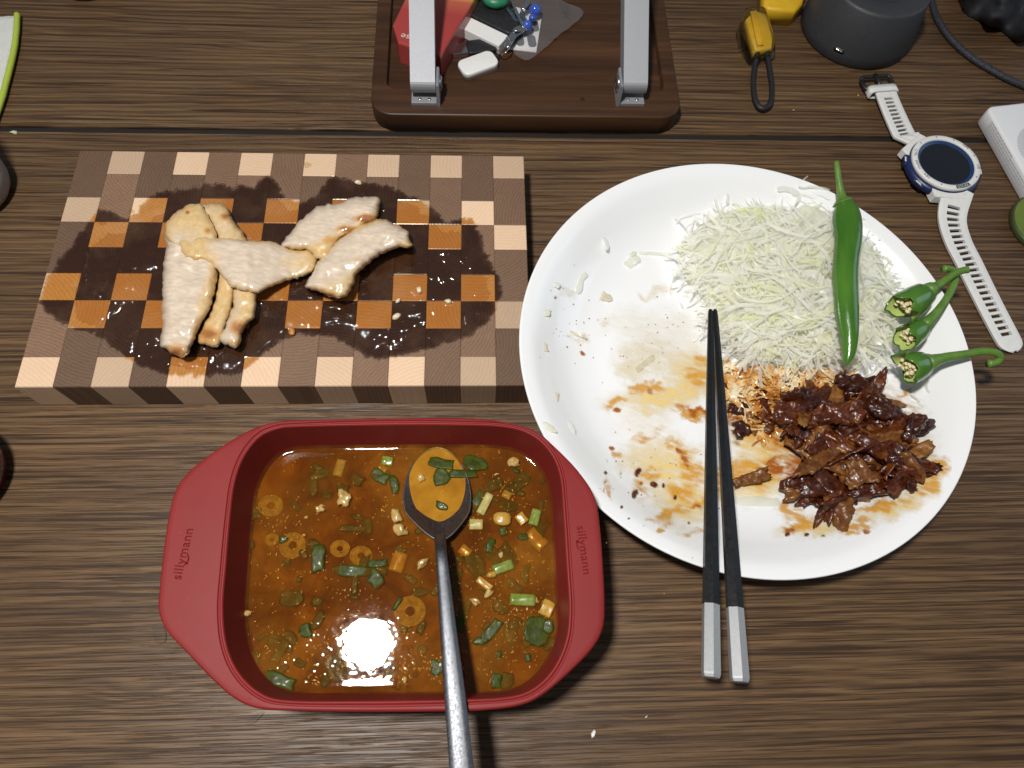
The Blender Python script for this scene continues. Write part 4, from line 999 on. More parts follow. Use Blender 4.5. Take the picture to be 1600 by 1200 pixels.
SPEC = [(1285, 718, 96, 20, -38, .016, 0, 'long tan onion strip slanting across the front of the braised pile'), (1250, 765, 60, 18, -30, .006, 0, 'dark onion strip end at the front left of the pile'), (1172, 748, 70, 20, -24, .003, 0, 'orange onion strip lying alone beside the chopsticks'), (1250, 700, 62, 22, 40, .007, 0, 'limp translucent onion piece at the left of the pile'), (1312, 797, 50, 34, 80, .007, 0, 'blunt brown chunk at the very front of the pile'), (1345, 740, 44, 40, 70, .017, 0, 'ribbed yellow brown onion leaf at the front of the pile'),
 (1235, 645, 58, 40, 15, .011, 1, 'broad dark meat chunk at the left end of the pile'), (1415, 720, 62, 36, 25, .012, 1, 'dark meat chunk at the right end of the pile'), (1428, 665, 52, 24, -60, .012, 1, 'upright dark meat piece at the upper right of the pile'), (1335, 600, 50, 34, 10, .013, 1, 'dark meat chunk topmost in the pile beside the chilli tip'), (1385, 640, 48, 30, 20, .016, 1, 'rounded dark chunk at the upper right of the pile'), (1320, 645, 70, 34, -15, .020, 1, 'large shiny chunk in the middle of the pile'), (1365, 765, 90, 20, -16, .007, 1, 'long dark strip along the front right of the pile'), (1240, 755, 50, 20, -20, .004, 1, 'dark scrap left of the long tan strip')]
for k, (x, y, L, w, dg, dz, mt, lab) in enumerate(SPEC):
    g = flake(P(x, y, pz(x, y)+dz+.003), ragged(L*.00042, w*.00046, k+31), .0026 if mt == 0 else .0042, -R(dg), random.uniform(-.1, .1), random.uniform(.0, .4), 1.4 if mt == 0 else 2.0, k+101, .0010, .22, random.uniform(-.25, .25))
    tag(obj('braised_meat' if mt else 'braised_onion', g, pork_b if mt else onion_b), lab, 'meat' if mt else 'onion', 'braised meat pieces in the pile' if mt else 'braised onion in the pile')
k = 0
while k < 16:
    x, y = rng.uniform(1136, 1225), rng.uniform(598, 688)
    if pip(np.array([x]), np.array([y]), SC)[0] < 3: continue
    g = flake(P(x, y, pz(x, y)+rng.uniform(.002, .005)), ragged(rng.uniform(.006, .016), rng.uniform(.004, .007), k+80), .0018, rng.uniform(0, 3), 0, .1, 1.0, k+600, .0009, .25)
    tag(obj('braised_scrap', g, pork_b if k % 3 else onion_b), 'small sauced scrap between the chopsticks and the braised pile', 'meat', 'sauced scraps beside the chopsticks'); k += 1
for k, (x, y, L, w, lab) in enumerate([(1208, 594, 24, 18, 'dark sauce lump among the stained cabbage'), (1262, 600, 22, 14, 'smaller dark sauce lump nearer the chilli tip'), (1158, 672, 30, 26, 'dark sauce lump right beside the chopsticks'), (1150, 640, 36, 20, 'brown sauced scrap beside the chopsticks above the lump')]):
    g = flake(P(x, y, pz(x, y)+.0035), ragged(L*.0004, w*.0004, k+60), .003, k, 0, .2, 1.2, k+500, .0009, .3)
    tag(obj('braised_scrap', g, pork_b), lab, 'meat')

# ================================================================== CHILLIES
chi = MT('green_chilli'); v = chi.co(); n1 = chi.noise(chi.map(v, (1, .25, 1)), 70, 3)
chi.p(col=chi.ramp(n1, (.3, (.032, .115, .008)), (.7, (.068, .185, .016))), rough=.24, spec=.5, coat=.5, coatr=.10, nrm=chi.bump(chi.noise(chi.map(v, (1, .5, 1)), 110, 4), .34, .0018)); chi = chi.m
stem_m = simple('chilli_stem', (.075, .17, .022), (.13, .23, .04), 130, .42, bump=.2)
flesh_m = simple('chilli_flesh', (.34, .44, .10), (.46, .52, .18), 160, .4, coat=.3)
seed_m = simple('chilli_seed', (.74, .66, .40), (.62, .54, .28), 300, .42)
ch = thing('green_chilli', tuple(P(1325, 440, .03)), 'whole long green chilli lying on the cabbage and the plate rim', 'chilli')
ax = [(1316, 312, 10, .044), (1318, 320, 17, .0435), (1322, 332, 24, .043), (1325, 350, 26.5, .0425), (1326, 375, 25, .042), (1323, 405, 23, .042), (1321.5, 430, 22.5, .042), (1323, 462, 21.5, .0415), (1325, 493, 19.5, .040), (1327.5, 525, 15.5, .038), (1327, 550, 11.5, .036), (1324, 563, 7, .035), (1322, 571, 1.5, .0345)]
S = spline([(x, y, 0) for x, y, r, z in ax], 46); S2 = spline([(r, z*1000, 0) for x, y, r, z in ax], 46)
rings = []
pts = [P(s.x, s.y, t.y/1000) for s, t in zip(S, S2)]
for i, p in enumerate(pts):
    t = (pts[min(i+1, 45)]-pts[max(0, i-1)]).normalized(); s = t.cross(Vector((0, 0, 1))).normalized(); nn = s.cross(t)
    r = max(.0004, S2[i].x*.000362)
    rings.append([p + (s*math.cos(a)+nn*math.sin(a)*.86)*r*(1+.05*noise.noise(Vector((math.cos(a)*1.2, math.sin(a)*1.2, i*.13)))+.035*math.cos(3*a+i*.03)) for a in np.linspace(0, 2*math.pi, 24, endpoint=False)])
obj('chilli_body', loft(rings), chi, ch)
st = spline([P(1307, 253, .052), P(1308, 262, .051), P(1311, 285, .048), P(1314, 302, .0455), P(1316, 311, .0445), P(1318, 317, .0438)], 22)
obj('chilli_stem', tube(st, list(np.interp(range(22), [0, 2, 10, 16, 19, 21], [.0017, .0018, .0023, .0033, .0062, .0074])), 14), stem_m, ch)

def chilli_top(base, cut, stem_pts, rad, label, seed, zb):
    """a torn-off chilli end: cup of wall with seeds inside, stem behind"""
    A, B = P(*base, zb), P(*cut, zb-.001)
    t = (B-A).normalized(); s = t.cross(Vector((0, 0, 1))).normalized(); nn = s.cross(t); L = (B-A).length
    root = thing('chilli_top', (A.x, A.y, plate_z(PR*.93)), label, 'chilli', 'torn chilli tops at the plate rim')
    def ring(u, k, rag=0):
        return [A+t*(u*L+rag*L*.28*noise.noise(Vector((math.cos(a)*1.5, math.sin(a)*1.5, seed)))) + (s*math.cos(a)+nn*math.sin(a)*.85)*rad*k*(1+.08*noise.noise(Vector((math.cos(a), math.sin(a), u*2+seed)))) for a in np.linspace(0, 2*math.pi, 22, endpoint=False)]
    obj('chilli_wall', loft([ring(0, .25), ring(.04, .55), ring(.2, .80), ring(.5, .96), ring(.8, 1.05), ring(1.0, 1.10, 1.6), ring(1.02, 1.05, 1.6), ring(.98, .97, 1.6)], True, False), chi, root)
    obj('chilli_flesh', loft([ring(.98, .97, 1.6), ring(.75, .86), ring(.6, .6), ring(.55, .1)], False, True), flesh_m, root)
    g = ([], [])
    for q in range(34):
        a = random.uniform(0, 6.28); rr = rad*.62*math.sqrt(random.random()); u = random.uniform(.72, 1.02)
        c = A+t*u*L+(s*math.cos(a)+nn*math.sin(a)*.85)*rr
        g = merge(g, blob(c, .0013, q+seed, .25, 8, 6, 1.2, 1, .7, a))
    obj('seeds', g, seed_m, root)['kind'] = 'stuff'
    sp = spline([P(*q) for q in stem_pts], 26)
    sp = [A+t*.06*L]+sp
    obj('chilli_stem', tube(sp, [rad*.62]+list(np.interp(range(26), [0, 3, 8, 22, 25], [rad*.50, .0032, .0025, .0023, .0026])), 12), stem_m, root)
chilli_top((1452, 454), (1410, 482), [(1456, 451, .0425), (1470, 443, .043), (1488, 430, .045), (1500, 424, .046), (1512, 421, .047)], .0098, 'upper torn chilli top with its stem over the watch strap', 1.3, .0415)
chilli_top((1446, 508), (1416, 528), [(1450, 503, .040), (1466, 486, .040), (1483, 460, .040), (1492, 438, .040), (1488, 422, .041), (1474, 420, .042)], .0078, 'middle torn chilli top tucked under the stem of the upper one', 2.6, .0385)
chilli_top((1452, 566), (1415, 576), [(1456, 565, .041), (1475, 559, .042), (1505, 554, .0435), (1535, 549, .044), (1556, 551, .044), (1563, 559, .042), (1556, 567, .041), (1544, 568, .041)], .0098, 'lowest torn chilli top showing pale seeds, stem curled at the end', 4.1, .0405)

# ================================================================== CHOPSTICKS
blk = simple('black_lacquer', (.008, .0085, .010), (.011, .012, .014), 200, .34, spec=.25)
slv = simple('silver_end', (.36, .37, .38), (.31, .32, .33), 900, .42, metal=.35, bump=.1, bscale=2500)
def chopstick(tip, mid, butt, label):
    A, B = Vector(tip), Vector(butt); t = (B-A).normalized(); s = t.cross(Vector((0, 0, 1))).normalized(); nn = s.cross(t); L = (B-A).length
    fm = (Vector(mid)-A).dot(t)/L
    root = thing('chopstick', (B.x, B.y, 0), label, 'chopstick', 'pair of chopsticks')
    def ring(u, k=1):
        r = (.0016+(.0050-.0016)*min(1, u*1.05)**.8)*k
        return [A+t*u*L+(s*math.cos(a)+nn*math.sin(a)*.92)*r for a in [math.pi/2+math.pi/3*i for i in range(6)]]
    us = np.linspace(0, fm, 14)
    obj('shaft', loft([ring(0, .75)]+[ring(u+.0001+(.006 if i == 0 else 0)) for i, u in enumerate(us)]), blk, root, smooth=False)
    obj('grip_end', loft([ring(fm+.0006, .99), ring(fm+.0008), ring(.99), ring(.994, .97), ring(1.0, .86)]), slv, root, smooth=False)
zt, zr = .0165, .0345
chopstick(P(1110, 484, .0225), P(1110.5, 945, .0432), P(1111, 1059, .0485), 'chopstick at the left, nearly straight up the picture, black with silver end')
chopstick(P(1117, 484, .0225), P(1151, 951, .0432), P(1156, 1066, .0485), 'chopstick slanting to the right, black with silver end')
# ================================================================== LAPTOP STAND
ZB = .018
wal = MT('walnut'); v = wal.co(); rot_ = wal.n('VectorRotate', {'Vector': v, 'Angle': -TROT}, rotation_type='Z_AXIS').outputs[0]
st_ = wal.noise(wal.map(rot_, (6, 130, 30)), 1, 4, .65, .6); st2 = wal.noise(wal.map(rot_, (2.5, 34, 8)), 1, 3, .6, .8)
f = wal.math('MULTIPLY_ADD', st_, .5, wal.math('MULTIPLY', st2, .5))
wal.p(col=wal.ramp(f, (.34, (.022, .0090, .0042)), (.5, (.048, .0205, .0085)), (.66, (.085, .038, .016))), rough=.42, spec=.4, nrm=wal.bump(st_, .15, .0004)); wal = wal.m
alu = simple('brushed_aluminium', (.36, .37, .39), (.32, .33, .35), 1500, .6, metal=.55, bump=.08, bscale=3000)
scr = simple('screw_steel', (.55, .55, .56), None, 500, .25, metal=1)
cL, cR = P(578, 172, ZB), P(1066, 178, ZB)
xs_ = (cR-cL); WST = xs_.length; sx_ = xs_.normalized(); sy_ = Vector((-sx_.y, sx_.x, 0))
DST = .20; SC_ = cL + sx_*WST/2 + sy_*DST/2 - sy_*.004; SC_.z = 0
def spt(u, w, z): return SC_ + sx_*u + sy_*w + Vector((0, 0, z))
def splan(w, d, r, cu=0, cv=0, n=8): return [tuple((SC_+sx_*(x+cu)+sy_*(y+cv)).xy) for x, y in rrect(w, d, r, n)]
stand = thing('laptop_stand', tuple(SC_), 'walnut laptop stand base with two aluminium arms', 'laptop stand')
tw_, td = WST-.022, DST-.034
tray = splan(tw_, td, .008, 0, .0085)
outl = splan(WST, DST, .017, 0, 0)
rr = [[(x, y, .0008) for x, y in inset(ccw(outl), .0015)], [(x, y, .003) for x, y in ccw(outl)], [(x, y, ZB-.0012) for x, y in ccw(outl)], [(x, y, ZB-.0003) for x, y in inset(ccw(outl), .0004)], [(x, y, ZB) for x, y in inset(ccw(outl), .0013)], [(x, y, ZB) for x, y in ccw(tray)], [(x, y, ZB-.0006) for x, y in inset(ccw(tray), .0004)], [(x, y, ZB-.0055) for x, y in inset(ccw(tray), .0008)]]
sharp(obj('base', loft(rr), wal, stand), 50)
ZT = ZB-.0055
def arm(px, side):
    """bracket on the base, screw, and a flat bar folded round the pivot"""
    p = P(px[0], px[1], ZB)
    u0 = (p-SC_).dot(sx_); w0 = (p-SC_).dot(sy_)
    b = obj('bracket', merge(prism([tuple(spt(u0+a, w0+c, 0).xy) for a, c in ((-.0095, -.0045), (.0095, -.0045), (.0095, .012), (-.0095, .012))], ZB+.0002, ZB+.0028, .0004),
                             prism([tuple(spt(u0+a*side, w0+c, 0).xy) for a, c in ((.0098, -.0052), (.0122, -.0052), (.0122, .014), (.0098, .014))], ZB+.0002, ZB+.020, .0015)), alu, stand, smooth=False)
    for a in (-.003, .004): obj('screw', lathe([(.0012, 0), (.0012, .0004), (.0002, .0006)], 12, tuple(spt(u0+a, w0-.001, ZB+.0028)), False, True), scr, b)
    zp = ZB+.013; wp = w0+.005
    prof_ = []
    for k in range(9):     # round the pivot
        a = -math.pi*.85+k/8*math.pi*.85+math.pi*.5-.25
        prof_.append((wp-.0068*math.cos(a-.2), zp+.0068*math.sin(a-.2)))
    th = .0068
    d = Vector((math.cos(R(28)), math.sin(R(28)), 0))   # along the bar: (backwards, upwards)
    nrm = (-d.y, d.x)
    ring = []
    arc = [(wp+th*math.cos(a), zp+th*math.sin(a)) for a in np.linspace(R(28+90), R(28+270), 14)]
    far = [(wp+d.x*.15+nrm[0]*-th, zp+d.y*.15+nrm[1]*-th), (wp+d.x*.15+nrm[0]*th, zp+d.y*.15+nrm[1]*th)]
    ol = arc + far
    rr = [[tuple(spt(u0+s, w, z)) for w, z in ol] for s in (-.0092, .0092)]
    ao = obj('arm', loft(rr), alu, stand, smooth=False)
    sc_ = lathe([(.0058, 0), (.0058, .0010), (.0045, .0018), (.0030, .0020), (.0028, .0012), (.0003, .0012)], 20, (0, 0, 0), False, True)
    obj('pivot_screw', xf(sc_, spt(u0+.0122*side, wp, zp), sy_, Vector((0, 0, 1)) if side > 0 else Vector((0, 0, -1))), scr, stand)
arm((663, 158), 1); arm((986, 159), -1)
knot = obj('knot', lathe([(.0016, .0001), (.0001, .00012)], 12, tuple(P(910, 155, ZB+.0001)), False, True, 1.2, .9), simple('dark_knot', (.02, .009, .005)), stand)

# things lying in the tray
def slab(cx, cy, z0, w, d, h, rot, r, b): 
    p = P(cx, cy, z0+h); return prism(rrect(w, d, r, 6, rot, (p.x, p.y)), z0, z0+h, b)
redp = MT('printed_carton'); v = redp.co(); sp_ = redp.n('SeparateXYZ', {0: v})
redp.p(col=redp.ramp(redp.math('MULTIPLY_ADD', sp_.outputs[1], 20, .46), (.15, (.33, .045, .040)), (.45, (.42, .10, .06)), (.56, (.60, .32, .06)), (.70, (.62, .48, .06)), (.80, (.05, .05, .16))), rough=.35, coat=.2)
packet = thing('snack_carton', tuple(P(660, 30, ZT)), 'red and yellow printed carton behind the left stand arm', 'carton')
obj('carton_body', prism([tuple(P(x, y, ZT+.02).xy) for x, y in ((613, 38), (622, 66), (688, 88), (735, 10), (760, -40), (660, -60))], ZT+.0004, ZT+.020, .002), redp.m, packet, smooth=False)
gt = text_mesh('se', .0085, .0)
A_ = P(633, 57, ZT+.0203); obj('lettering', xf(gt, A_, (P(625, 55, ZT+.02)-P(641, 59, ZT+.02)), (P(633, 64, ZT+.02)-P(633, 48, ZT+.02))), simple('pale_print', (.6, .55, .5)), packet, smooth=False)
whp = simple('white_plastic', (.74, .74, .72), (.70, .70, .68), 300, .35)
blp = simple('black_plastic', (.012, .012, .014), (.02, .02, .022), 200, .4)
chrome = simple('chrome', (.75, .76, .78), None, 400, .12, metal=1)
bluep = simple('blue_bead', (.03, .07, .38), (.05, .12, .50), 150, .15, coat=.5)
tagw = thing('key_tag', tuple(P(746, 98, ZT)), 'white rounded plastic key tag in front of the keys', 'key tag')
ang = math.atan2(*reversed((P(775, 84, ZT)-P(720, 104, ZT)).xy))
obj('tag_body', slab(747, 97, ZT+.0003, .031, .0172, .0062, ang, .0055, .0012), whp, tagw)
obj('slot', slab(776, 85, ZT+.0003, .0035, .0022, .0066, ang+1.2, .0009, .0002), blp, tagw)
usb = thing('usb_stick', tuple(P(735, 74, ZT)), 'black USB stick with metal plug beside the white tag', 'usb stick')
a2 = math.atan2(*reversed((P(770, 68, ZT)-P(705, 77, ZT)).xy))
obj('plug', slab(719, 75, ZT+.0006, .014, .0115, .0040, a2, .0006, .0004), chrome, usb, smooth=False)
obj('stick_body', slab(752, 70, ZT+.0003, .023, .0140, .0060, a2, .002, .0008), blp, usb)
wc = thing('white_adapter', tuple(P(760, 45, ZT)), 'white rectangular adapter under the black case', 'adapter')
a3 = math.atan2(*reversed((P(790, 66, ZT)-P(728, 36, ZT)).xy))
obj('adapter_body', slab(757, 49, ZT+.0003, .036, .014, .0085, a3, .001, .0006), whp, wc, smooth=False)
bk = obj('black_case', slab(775, 24, ZT+.0004, .040, .022, .010, a3, .003, .001), blp); tag(bk, 'black plastic case behind the white adapter', 'case')
gr = simple('green_rubber', (.015, .16, .075), (.022, .19, .09), 100, .4)
gk = lathe([(.007, 0), (.0105, .001), (.0115, .004), (.0105, .007), (.006, .008), (.0035, .008), (.0033, .004)], 28, tuple(P(774, 2, ZT+.011)), True, True)
tag(obj('green_fob', gk, gr), 'round green rubber fob on the black case', 'key fob')
card = thing('blister_card', tuple(P(825, 55, ZT)), 'white card with grey rounded windows beside the keys', 'card')
def onp(pts, z): return [tuple(P(x, y, z).xy) for x, y in pts]
obj('card_sheet', prism(onp([(792, 76), (838, 81), (847, 22), (805, 10)], ZT+.0016), ZT+.0006, ZT+.0014, .0001), whp, card, smooth=False)
gw = simple('grey_window', (.12, .12, .13), None, 200, .4)
for (x, y) in ((831, 64), (812, 62), (835, 40)):
    p = P(x, y, ZT+.0016); obj('window', prism(rrect(.0068, .0135, .003, 5, math.atan2(-sx_.x, sx_.y)+math.pi/2+.1, (p.x, p.y)), ZT+.00145, ZT+.0017, .0001), gw, card)
bagm = MT('clear_film'); v = bagm.co(); nd = bagm.bump(bagm.noise(v, 90, 3), .6, .003)
bagm.surf(bagm.n('MixShader', {0: bagm.n('Fresnel', {'IOR': 1.6, 'Normal': nd}).outputs[0], 1: bagm.n('MixShader', {0: .10, 1: bagm.n('BsdfTransparent', {'Color': (.95, .95, .96)}).outputs[0], 2: bagm.n('BsdfDiffuse', {'Color': (.6, .6, .63)}).outputs[0]}).outputs[0], 2: bagm.n('BsdfGlossy', {'Roughness': .12, 'Normal': nd}).outputs[0]}).outputs[0])
Q, T, sdd = fill(resample([(826, 93), (870, 58), (912, 20), (880, 2), (850, -20), (800, -10), (790, 50), (800, 78)], 6, 1), 7)
V = [P(x, y, ZT+.0030+.0018*nz(x*.05, y*.05, 2)) for x, y in Q]
tag(obj('zip_bag', (V, [t[::-1] for t in T]), bagm.m), 'small clear zip bag over the white card', 'bag')
keys = thing('key_ring', tuple(P(795, 60, ZT)), 'key ring with silver keys and blue beads', 'keys')
cpt = P(788, 72, ZT+.008)
obj('split_ring', tube([cpt+Vector((.008*math.cos(a)*.6, .009*math.sin(a), .003*math.cos(a))) for a in np.linspace(0, 6.28, 30)], .0006, 8), chrome, keys)
for k, (x, y, r) in enumerate([(824, 40, .0042), (836, 16, .0050), (832, 28, .003)]): obj('bead', blob(P(x, y, ZT+.010), r, k, .1, 14, 10), bluep, keys)
for k, (x, y, L, w, a) in enumerate([(806, 52, .022, .007, .9), (798, 62, .018, .006, 1.25), (816, 30, .018, .005, 1.6), (812, 44, .013, .008, .3), (800, 22, .020, .004, 2.2), (822, 6, .014, .005, 1.2)]):
    obj('key', strip(P(x, y, ZT+.008+.0007*k), L, w, .0016, a, .1, .3, .3, .1, k, .2, 7, 8, .8), chrome if k % 2 else simple('steel_blue', (.40, .50, .62), None, 200, .2, metal=1), keys)
obj('chain', tube(spline([P(800, 5, ZT+.012), P(806, 18, ZT+.012), P(812, 30, ZT+.012), P(818, 44, ZT+.011)], 20), [.0012+.0006*(i % 2) for i in range(20)], 8), chrome, keys)

# ================================================================== WATCH
ZW = .0145
wc_ = P(1479.5, 252.5, ZW); WR = (P(1531, 252.5, ZW)-P(1428, 252.5, ZW)).length/2
watch = thing('wristwatch', (wc_.x, wc_.y, 0), 'white and navy wristwatch with open slotted strap on the table', 'watch')
navy = simple('navy_plastic', (.008, .018, .075), (.012, .026, .10), 200, .35)
wband = simple('white_silicone', (.72, .72, .70), (.67, .67, .65), 300, .5)
W0 = (wc_.x, wc_.y, 0)
obj('case', lathe([(WR*.84, .002), (WR*1.02, .0035), (WR*1.10, .006), (WR*1.09, .0098), (WR*1.0, .0112), (WR*.7, .0114)], 64, W0, True, True), navy, watch)
bz = obj('bezel', lathe([(WR*.97, .0113), (WR*1.0, .0118), (WR*1.0, .0138), (WR*.975, .0145), (WR*.86, .0146), (WR*.835, .0142), (WR*.83, .0128)], 72, W0), wband, watch)
obj('inner_ring', lathe([(WR*.832, .0132), (WR*.74, .0122)], 64, W0), simple('blue_ring', (.010, .030, .10), (.012, .045, .14), 90, .3), watch)
scm = MT('watch_screen'); scm.p(col=(.006, .008, .014), rough=.12, spec=.5, coat=.6, coatr=.03)
obj('screen', lathe([(WR*.745, .0122), (WR*.5, .0123), (.0001, .0124)], 64, W0, False, True), scm.m, watch)
ink = simple('black_ink', (.012, .012, .014), None, 100, .6)
tri = ([(0, .0009, 0), (-.0006, -.0005, 0), (.0006, -.0005, 0)], [[0, 1, 2]])
def on_bezel(px, s, size, inward=True, nm='lettering', mat=ink, geo=None):
    p = P(*px, ZW+.0002); d = Vector((p.x-wc_.x, p.y-wc_.y, 0)).normalized()
    p = Vector((wc_.x, wc_.y, ZW+.0002))+d*WR*.918
    yd = -d if inward else d; xd = yd.cross(Vector((0, 0, 1)))
    g = geo or text_mesh(s, size, .0, 1.1)
    return obj(nm, xf(g, p, xd, yd), mat, bz, smooth=False)
obj('plate_mark', prism([tuple((Vector((wc_.x, wc_.y, 0))+Vector((math.cos(a), math.sin(a), 0))*WR*q).xy) for q, aa in ((.862, 1), (.972, -1)) for a in [math.atan2(P(1500, 283, ZW).y-wc_.y, P(1500, 283, ZW).x-wc_.x)+aa*t for t in (-.24, -.12, 0, .12, .24)]], ZW+.00005, ZW+.00022, .00001), ink, bz, smooth=False)
o = on_bezel((1500, 283), 'SOLAR', .0030, mat=wband); o.location.z += .0002
for px, s, inn in (((1454, 271), 'ABC', True), ((1442, 256), 'MENU', True), ((1437, 240), 'CTRL', True), ((1527, 260), 'SET', True), ((1510, 228), 'GPS', False)): on_bezel(px, s, .0029, inn)
for px in ((1464, 215.5), (1491, 217), (1524, 243), (1522.5, 274.5), (1472.5, 282.5), (1442.5, 225.5)): on_bezel(px, '', 0, False, 'marker', geo=tri)
for px in ((1419, 252), (1437, 285), (1537, 272)):
    p = P(*px, .008); d = Vector((p.x-wc_.x, p.y-wc_.y, 0)).normalized(); c = Vector((wc_.x, wc_.y, 0))+d*WR*1.06
    a = math.atan2(d.y, d.x)
    b = obj('button', prism(rrect(.004, .010, .0012, 4, a, (c.x, c.y)), .0055, .0098, .0008), navy, watch)
    c2 = c+d*.0012; obj('mark', prism(rrect(.0011, .0048, .0003, 3, a, (c2.x, c2.y)), .0097, .01005, .0001), wband, b)
def strap(path, half, slots, s0, s1, nm, endround, thick=.0024):
    """a band with real slots: rows across the band, the middle faces left out at each slot"""
    C = spline(path, 200); n = 200
    L = [0]
    for a, b in zip(C, C[1:]): L.append(L[-1]+(b-a).length)
    def at(u):
        d = u*L[-1]; i = min(max(0, int(np.searchsorted(L, d))-1), n-2); t = (d-L[i])/((L[i+1]-L[i]) or 1)
        return C[i].lerp(C[i+1], t), (C[min(i+2, n-1)]-C[max(0, i-1)]).normalized()
    rows = [(0., 0)]
    pitch = (s1-s0)/slots
    for k in range(slots):
        a = s0+k*pitch; rows += [(a, 1), (a+pitch*.55, 0)]
    rows += list(((s1+(1-s1)*q), 0) for q in ((.35, .6, .8, .92, 1.0) if endround else (1.0,)))
    V, Fc = [], []; cols = (-1, -.78, -.44, .44, .78, 1)
    for u, _ in rows:
        p, t = at(u); s = Vector((-t.y, t.x, 0)).normalized(); w = half(u)
        if endround and u > s1: q = (u-s1)/(1-s1); w *= math.sqrt(max(.02, 1-q**2.6))
        for c in cols: V.append(p+s*c*w+Vector((0, 0, thick*.5 - .0004*(abs(c) == 1))))
    m_ = len(cols)
    for r, (u, hole) in enumerate(rows[:-1]):
        for c in range(m_-1):
            if hole and c == 2: continue
            Fc.append([r*m_+c, (r+1)*m_+c, (r+1)*m_+c+1, r*m_+c+1])
    o = obj(nm, (V, Fc), wband, watch, smooth=False)
    md = o.modifiers.new('thickness', 'SOLIDIFY'); md.thickness = thick; md.offset = 0
    md = o.modifiers.new('edge', 'BEVEL'); md.width = .0003; md.segments = 2; md.limit_method = 'ANGLE'
    return o
strap([P(1497, 296, .0085), P(1490, 316, .0080), P(1486, 345, .0045), P(1495, 378, .0028), P(1512, 412, .0022), P(1533, 455, .0020), P(1556, 500, .0020), P(1573, 532, .0020), P(1583, 550, .0020)], lambda u: .0108-.0016*u, 23, .13, .93, 'strap', True)
strap([P(1440, 224, .0085), P(1426, 224, .0080), P(1413, 215, .0040), P(1404, 198, .0045), P(1395, 178, .0055), P(1386, 156, .0065), P(1379, 136, .0065)], lambda u: .0098-.0012*u, 10, .27, .83, 'strap', False)
for a, b in (((1479.5, 252.5), (1493, 312)), ((1479.5, 252.5), (1424, 212))):
    A, B = P(*a, .008), P(*b, .008); d = (B-A).normalized(); s = Vector((-d.y, d.x, 0)); base = Vector((wc_.x, wc_.y, 0)) + d*WR*.84
    obj('lug', prism([tuple((base+d*u+s*w).xy) for u, w in ((0, -.0135), (.006, -.0128), (.0090, -.0118), (.0090, .0118), (.006, .0128), (0, .0135))], .003, .0108, .001, .0005), wband, watch, smooth=False)
A, B = P(1379, 141, .0075), P(1385, 154, .0075); d = (A-B).normalized(); s = Vector((-d.y, d.x, 0))
kp = [A+s*.0125*math.copysign(abs(math.cos(a))**.35, math.cos(a))+Vector((0, 0, .0042*math.copysign(abs(math.sin(a))**.5, math.sin(a))-.0012)) for a in np.linspace(0, 2*math.pi, 40, endpoint=False)]
rr = [[p+d*q+(A+Vector((0, 0, -.0012))-p)*k for p in kp] for q, k in ((-.0035, .14), (-.0035, 0), (.0035, 0), (.0035, .14), (-.0035, .14))]
obj('keeper', loft(rr, False, False), wband, watch)
D0 = P(1371, 129, .0065)
bp = rrect(.0255, .0135, .003, 4); pin = [D0+s*x+d*(y) for x, y in bp]
obj('buckle', tube(pin+[pin[0]], .0016, 8), blp, watch)
obj('tongue', tube([D0-d*.007+Vector((0, 0, .001)), D0+Vector((0, 0, .0022)), D0+d*.0075+Vector((0, 0, .0016))], .0019, 8, True, .6), blp, watch)

# ================================================================== SMALL THINGS ALONG THE FAR EDGE
yel = simple('yellow_foam', (.62, .36, .010), (.68, .42, .02), 120, .5)
clr = MT('clear_plastic'); clr.surf(clr.n('MixShader', {0: clr.n('Fresnel', {'IOR': 1.5}).outputs[0], 1: clr.n('BsdfTransparent', {'Color': (.9, .91, .92)}).outputs[0], 2: clr.n('BsdfGlossy', {'Roughness': .06}).outputs[0]}).outputs[0]); clr = clr.m
ep = thing('yellow_keyring', tuple(P(1188, 80, 0)), 'yellow tag in a clear sleeve with a black cord loop', 'key ring')
obj('yellow_core', prism(onp([(1165, 30), (1180, 78), (1206, 76), (1208, 60), (1198, 22), (1178, 16)], .010), .001, .0105, .002), yel, ep)
obj('core_flap', prism(onp([(1172, 18), (1184, 70), (1193, 70), (1183, 16)], .012), .0106, .0122, .0005), yel, ep)
sl = onp([(1157, 34), (1162, 60), (1178, 84), (1211, 80), (1212, 60), (1196, 10), (1166, 12)], .0125)
obj('clear_sleeve', prism(sl, .0004, .0128, .0010), clr, ep)
lp = spline([P(1184, 80, .006), P(1180, 100, .005), P(1177, 125, .0045), P(1179, 152, .0045), P(1186, 167, .0045), P(1195, 169, .0045), P(1204, 160, .0045), P(1206, 135, .0045), P(1202, 105, .005), P(1198, 80, .006)], 48)
obj('cord_loop', tube(lp, .0023, 10), simple('black_cord', (.010, .010, .013), (.016, .016, .020), 900, .5, bump=.3), ep)
yb = obj('yellow_box', prism(onp([(1190, -30), (1192, 12), (1200, 18), (1240, 22), (1253, 10), (1262, -30)], .012), .0004, .015, .003), yel)
tag(yb, 'yellow box at the far edge behind the clear sleeve', 'box')
cc_ = P(1335, 47, 0); cr_ = (P(1418, 47, 0)-P(1252, 47, 0)).length/2
gry = simple('graphite_plastic', (.030, .032, .036), (.036, .038, .043), 300, .55, bump=.12, bscale=2500)
chg = thing('charging_stand', tuple(cc_), 'round graphite charging stand with a small port in its side', 'charger')
HC = .046
obj('stand_body', lathe([(cr_*.97, .0003), (cr_, .0015), (cr_*.985, .010), (cr_*.86, HC-.002), (cr_*.83, HC), (cr_*.80, HC+.0002), (cr_*.52, HC), (cr_*.50, HC-.001), (cr_*.49, HC-.010)], 72, tuple(cc_), True, True), gry, chg)
pp = P(1312, 77, .012); dd = Vector((pp.x-cc_.x, pp.y-cc_.y, 0)).normalized(); sd_ = Vector((-dd.y, dd.x, 0))
